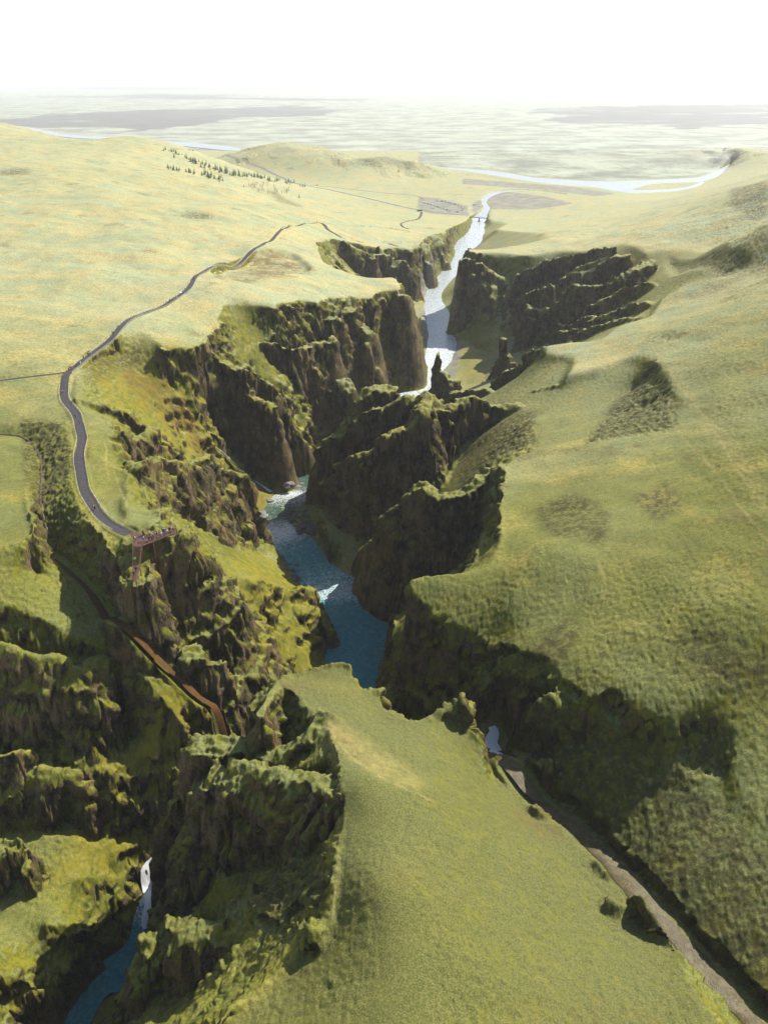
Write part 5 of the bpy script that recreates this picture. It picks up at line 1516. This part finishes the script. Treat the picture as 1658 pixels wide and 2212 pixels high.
def vehicle(kind, paint):
    nm = {"car": "parked_car", "van": "camper_van"}[kind]
    o = car_mesh(kind).build(nm, paint)
    gl = mat("car_glass", (.02, .025, .03), .1, .1, 2)
    g = MB()
    if kind == "car":
        for s in (-1, 1): g.add([(-1.0, s * .86, 1.08), (1.35, s * .86, 1.08), (.7, s * .815, 1.44), (-.7, s * .815, 1.42)], [(0, 1, 2, 3)])
        g.add([(1.56, -.75, 1.07), (1.56, .75, 1.07), (.84, .68, 1.5), (.84, -.68, 1.5)], [(0, 1, 2, 3)]); g.add([(-1.23, -.75, 1.08), (-1.23, .75, 1.08), (-.80, .68, 1.46), (-.80, -.68, 1.46)], [(0, 1, 2, 3)])
    else:
        g.add([(1.76, -.75, 2.42), (1.76, .75, 2.42), (2.40, .85, 1.55), (2.40, -.85, 1.55)], [(0, 1, 2, 3)])
        for s in (-1, 1): g.add([(-1.5, s * .86, 1.6), (.2, s * .86, 1.6), (.2, s * .78, 2.1), (-1.5, s * .78, 2.1)], [(0, 1, 2, 3)])
    gv = [(p[0] * 1.01, p[1] * 1.03, p[2] + .012) for p in g.v]
    mesh_obj("window", gv, g.f, gl, o)
    ty = mat("tyre_rubber", (.02, .02, .02), .8)
    for sx in (-1.35, 1.35):
        for sy in (-.85, .85):
            wv = MB(); wv.rings([[(sx + .34 * math.cos(a), sy + q, .34 + .34 * math.sin(a)) for a in [2 * math.pi * i / 10 for i in range(10)]] for q in (-.1, .1)]); wv.build("wheel", ty, o)
    return o


paints = {"white": mat("white_paint", (.75, .76, .78), .35, .03), "silver": mat("silver_paint", (.50, .52, .55), .3, .03, 3, .4), "dark": mat("dark_paint", (.03, .035, .045), .3, .05), "red": mat("red_paint", (.35, .03, .03), .35, .05), "beige": mat("beige_paint", (.55, .48, .38), .4, .05)}
protos = {}
def put_vehicle(kind, paint, u, v, rz, label, group=None):
    k = (kind, paint)
    if k not in protos: protos[k] = o = vehicle(kind, paints[paint])
    else: o = copy_tree(protos[k])
    x, y, z = hit(u, v); o.location = (x, y, z + 0.08); o.rotation_euler.z = rz
    for q in ("group",):
        if q in o: del o[q]
    tag(o, label, "van" if kind == "van" else "car", group)


def row(pts, n, colours, label, group, rz):
    pts = np.array(pts, float); d_ = np.r_[0, np.cumsum(np.hypot(*np.diff(pts, axis=0).T))]
    for k in range(n):
        q = d_[-1] * (k + .5) / n
        c = colours[k % len(colours)]
        put_vehicle("car", c, np.interp(q, d_, pts[:, 0]), np.interp(q, d_, pts[:, 1]), rz + random.uniform(-.08, .08), label.format(c), group.format(c))


row([(913, 438), (935, 444), (955, 451), (974, 456)], 24, ["white", "silver", "white", "white", "dark", "white", "silver", "white"], "{} car in the longer front row of the car park", "{} cars in the front row of the car park", 0.95)
row([(941, 433.5), (960, 436), (980, 441), (998, 448)], 16, ["silver", "white", "white", "dark", "white", "beige", "white", "silver"], "{} car in the curved back row of the car park", "{} cars in the back row of the car park", 0.95)
for (u, v, c, l) in ((999, 451, "white", "white car at the bend of the back row, farthest right"), (997, 455, "silver", "silver car nearest the river bank in the car park"), (987, 458.6, "dark", "dark car apart at the near corner of the car park")):
    put_vehicle("car", c, u, v, 0.2, l)
put_vehicle("van", "white", 935, 450.8, 0.7, "white van parked alone between the front row and the shelter")
put_vehicle("van", "white", 1023, 443.5, 0.3, "white camper van alone on the gravel near the river bend")
put_vehicle("car", "red", 417, 326, -0.7, "dark red car far up the gravel road before the lake-like river")
put_vehicle("car", "red", 685, 400.5, -0.3, "red car on the road fork beyond the conifers")

# ------------------------------------------------------------------ conifers and bare birches
def conifer(hgt, seed):
    r = random.Random(seed)
    t = MB().tube([(0, 0, -0.3), (0, 0, hgt * .5), (0, 0, hgt * .95)], [.16, .10, .03], 6).build("conifer", mat("conifer_bark", (.09, .065, .045), .9))
    c = MB(); nl = 11
    for k in range(nl):
        z = hgt * (.10 + .88 * k / nl); R = hgt * .30 * (1 - k / nl) ** .8 + .12
        nb = 9
        for b in range(nb):
            a = 2 * math.pi * (b + r.random()) / nb; L = R * r.uniform(.65, 1.15); wd = .30 * L + .1
            ca, sa = math.cos(a), math.sin(a); dz = -0.28 * L * r.uniform(.6, 1.4); zz = z + r.uniform(-.1, .1)
            c.add([(0, 0, zz + .25), (ca * L * .6 - sa * wd, sa * L * .6 + ca * wd, zz + dz * .5), (ca * L, sa * L, zz + dz), (ca * L * .6 + sa * wd, sa * L * .6 - ca * wd, zz + dz * .5)], [(0, 1, 2, 3)])
    c.add([(-.12, 0, hgt * .93), (.12, 0, hgt * .93), (0, 0, hgt * 1.05)], [(0, 1, 2)])
    c.build("crown", mat("conifer_needles", (.12, .20, .05), .8, .4, .8), t)
    return t


cv = lambda cx, cy: ((cx / 2.369 + 600) / 1.852, (cy / 2.369 + 560) / 1.852)
CON = [conifer(7.0, 1), conifer(8.5, 2), conifer(6.0, 3), conifer(9.5, 4)]
used_c = set()
def plant(protos_, used, cx, cy, label, cat, group):
    k = random.randrange(len(protos_)); p = protos_[k]
    o = copy_tree(p) if k in used else p; used.add(k)
    x, y, z = hit(*cv(cx, cy)); o.location = (x, y, z - 0.1); o.rotation_euler.z = random.uniform(0, 6.28)
    s = random.uniform(.5, 1.15); o.scale = (s, s, s * random.uniform(.9, 1.15))
    tag(o, label, cat, group)
def along(pts, n, jx, jy):
    pts = np.array(pts, float); d_ = np.r_[0, np.cumsum(np.hypot(*np.diff(pts, axis=0).T))]
    for _ in range(n):
        q = random.uniform(0, d_[-1]); yield np.interp(q, d_, pts[:, 0]) + random.gauss(0, jx), np.interp(q, d_, pts[:, 1]) + random.gauss(0, jy)
for pts, n, jx, jy, lab, grp in (
    ([(350, 168), (440, 215), (560, 260), (680, 300), (760, 325), (880, 350)], 85, 14, 11, "dark green conifer in the dense upper belt of the plantation", "conifers of the dense belt"),
    ([(500, 320), (560, 350), (640, 372), (690, 378)], 34, 14, 10, "dark green conifer in the lower cluster above the pale field", "conifers of the lower cluster"),
    ([(900, 338), (1050, 360), (1160, 385), (1300, 402), (1470, 442)], 52, 14, 7, "conifer in the thin row running along the gravel road", "conifers of the row beside the road"),
    ([(140, 95), (200, 105), (290, 140)], 12, 10, 6, "small conifer scattered on the upper left of the hill", "scattered conifers on the hill"),
    ([(170, 272), (260, 285), (330, 300), (420, 318)], 24, 10, 6, "small conifer in the low line at the crest of the meadow", "conifers at the meadow crest")):
    for cx, cy in along(pts, n, jx, jy): plant(CON, used_c, cx, cy, lab, "tree", grp)
for cx, cy, lab in ((1415, 548, "lone conifer standing apart on the meadow below the birches"), (892, 444, "lone small conifer left of the bare birches"), (232, 168, "lone conifer on the open slope left of the dense belt")):
    plant(CON, used_c, cx, cy, lab, "tree", None)


def birch(hgt, seed):
    r = random.Random(seed)
    t = MB().tube([(0, 0, -.2), (r.uniform(-.2, .2), 0, hgt * .5), (r.uniform(-.3, .3), .1, hgt)], [.12, .07, .02], 5).build("bare_birch", mat("birch_bark", (.30, .22, .18), .9))
    c = MB()
    for k in range(26):
        z = hgt * r.uniform(.25, .95); a = r.uniform(0, 6.28); L = hgt * .22 * r.uniform(.5, 1.1); e = (math.cos(a) * L, math.sin(a) * L, z + L * r.uniform(.7, 1.3))
        c.bar((0, 0, z), e, .05)
        for q in range(3):
            b = a + r.uniform(-1, 1); st = Vector((0, 0, z)).lerp(Vector(e), r.uniform(.4, 1)); c.bar(st, st + Vector((math.cos(b) * L * .5, math.sin(b) * L * .5, L * .5)), .04)
    c.build("crown", mat("birch_twigs", (.24, .15, .12), .9), t)
    return t


BIR = [birch(6.5, 5), birch(5.2, 6), birch(7.5, 7)]
used_b = set()
for cx, cy in list(along([(940, 440), (1010, 455), (1090, 440)], 26, 24, 14)) + list(along([(1000, 490), (1120, 500), (1260, 510), (1340, 500)], 34, 24, 14)):
    plant(BIR, used_b, cx, cy, "bare brownish birch among the young trees on the pale field", "tree", "bare birches on the pale field")

# ------------------------------------------------------------------ boulders by the river
def rock_mat(name, col, moss=0.0):
    t = NT(name)
    oc = t.new("ShaderNodeTexCoord").outputs["Object"]
    c = t.mix(t.ramp(t.noise(1.5, 5, 0.65, vec=oc), .35, .65), tuple(x * .55 for x in col), col)
    if moss:
        g = t.new("ShaderNodeNewGeometry"); sp = t.new("ShaderNodeSeparateXYZ"); t.link(g.outputs["Normal"], sp.inputs[0])
        c = t.mix(t.math('MULTIPLY', t.ramp(t.math('ADD', sp.outputs[2], t.math('MULTIPLY', t.noise(1.2, 3, vec=oc), .5)), .95, 1.15), moss), c, (.14, .17, .04))
    t.link(c, t.b.inputs["Base Color"]); t.b.inputs["Roughness"].default_value = .8
    return t.m


rk_dark, rk_moss, rk_pale = rock_mat("dark_rock", (.11, .105, .10)), rock_mat("mossy_rock", (.11, .105, .09), 1.0), rock_mat("pale_rock", (.20, .19, .16))
def boulder(seed, mt, flat=.7):
    bm = bmesh.new(); bmesh.ops.create_icosphere(bm, subdivisions=3, radius=1.0)
    o_ = seed * 13.7
    P_ = np.array([v.co for v in bm.verts])
    nrm = noise3(P_[:, 0] * 1.1 + o_, P_[:, 1] * 1.1, P_[:, 2] * 1.1 + 50, seed) * .55 + noise3(P_[:, 0] * 2.6 + o_, P_[:, 1] * 2.6, P_[:, 2] * 2.6 + 50, seed + 3) * .2
    for v, q in zip(bm.verts, nrm):
        d_ = 1 + q
        v.co = Vector((v.co.x * d_ * 1.25, v.co.y * d_, v.co.z * d_ * flat))
    me = bpy.data.meshes.new("boulder"); bm.to_mesh(me); bm.free(); me.materials.append(mt)
    return me


BM = {"dark": [boulder(1, rk_dark), boulder(2, rk_dark, .6), boulder(3, rk_dark, .8)], "moss": [boulder(4, rk_moss), boulder(5, rk_moss, .6)], "pale": [boulder(6, rk_pale, .4), boulder(7, rk_pale, .55)]}
def put_rock(u, v, r, kind, label, group=None):
    o = bpy.data.objects.new("boulder", random.choice(BM[kind])); COL.objects.link(o)
    x, y, z = hit(u, v); o.location = (x, y, z + r * .12); o.rotation_euler = (random.uniform(-.3, .3), random.uniform(-.3, .3), random.uniform(0, 6.28)); o.scale = (r, r, r)
    tag(o, label, "boulder", group)
cw = lambda cx, cy: ((cx / 4.425 + 1040) / 1.852, (cy / 4.425 + 1850) / 1.852)
for cx, cy, r, kind in ((680, 1080, 3.0, "moss"), (720, 1150, 2.8, "dark"), (720, 1220, 2.4, "dark"), (820, 1140, 2.6, "dark"), (900, 1210, 2.4, "dark"), (720, 1290, 1.8, "dark"), (820, 1050, 2.0, "moss"), (590, 1040, 2.4, "dark"), (510, 1010, 1.5, "dark"), (640, 960, 2.6, "dark"), (560, 930, 2.0, "dark"), (720, 940, 2.2, "moss"), (800, 960, 2.0, "dark"), (870, 1060, 2.0, "dark"), (900, 1140, 1.9, "dark"), (600, 860, 1.8, "moss"), (680, 850, 2.2, "moss"), (780, 860, 2.4, "moss"), (480, 900, 1.4, "dark"), (860, 960, 1.6, "dark"), (940, 1180, 1.7, "dark"), (960, 1280, 1.6, "dark")):
    put_rock(*cw(cx, cy), r * 0.85, kind, "mossy boulder in the heap at the foot of the dark wall by the rapids" if kind == "moss" else "bare dark boulder in the heap at the foot of the dark wall by the rapids", "mossy boulders of the heap" if kind == "moss" else "dark boulders of the heap by the rapids")
for cx, cy, r in ((380, 1690, 1.8), (420, 1740, 1.3), (450, 1830, 1.6), (500, 1790, 1.4), (560, 1830, 1.7), (660, 1860, 2.2), (600, 1800, 1.3), (560, 1920, 1.6), (620, 1960, 1.5), (520, 1700, 1.1), (640, 2060, 2.4), (570, 2010, 1.2), (470, 1760, 1.0), (600, 2090, 1.4), (700, 1820, 1.0), (480, 1900, 1.0)):
    put_rock(*cw(cx, cy), r * 0.8, "dark", "dark boulder strewn along the left bank below the rapids", "boulders along the left bank")
for cx, cy, r, lab in ((500, 430, 3.6, "large pale flat slab above the rapids, split by a shadow"), (660, 460, 2.6, "pale flat slab right of the largest one above the rapids"), (760, 400, 2.2, "pale slab beside the green pool"), (170, 690, 2.4, "pale rock on the left bank where the white water starts"), (40, 960, 3.0, "tall pale rock on the left bank beside the dark pool")):
    put_rock(*cw(cx, cy), r * 0.9, "pale", lab)
for cx, cy, r, lab in ((570, 690, 1.4, "small black rock standing in the stream above the rapids"), (400, 840, 1.8, "mossy rock at the left tip of the boulder heap"), (350, 960, 1.0, "small dark rock washed by the white rapids")):
    put_rock(*cw(cx, cy), r, "moss" if "mossy" in lab else "dark", lab)
print("objects", len(bpy.data.objects), round(time.time() - T0, 1))
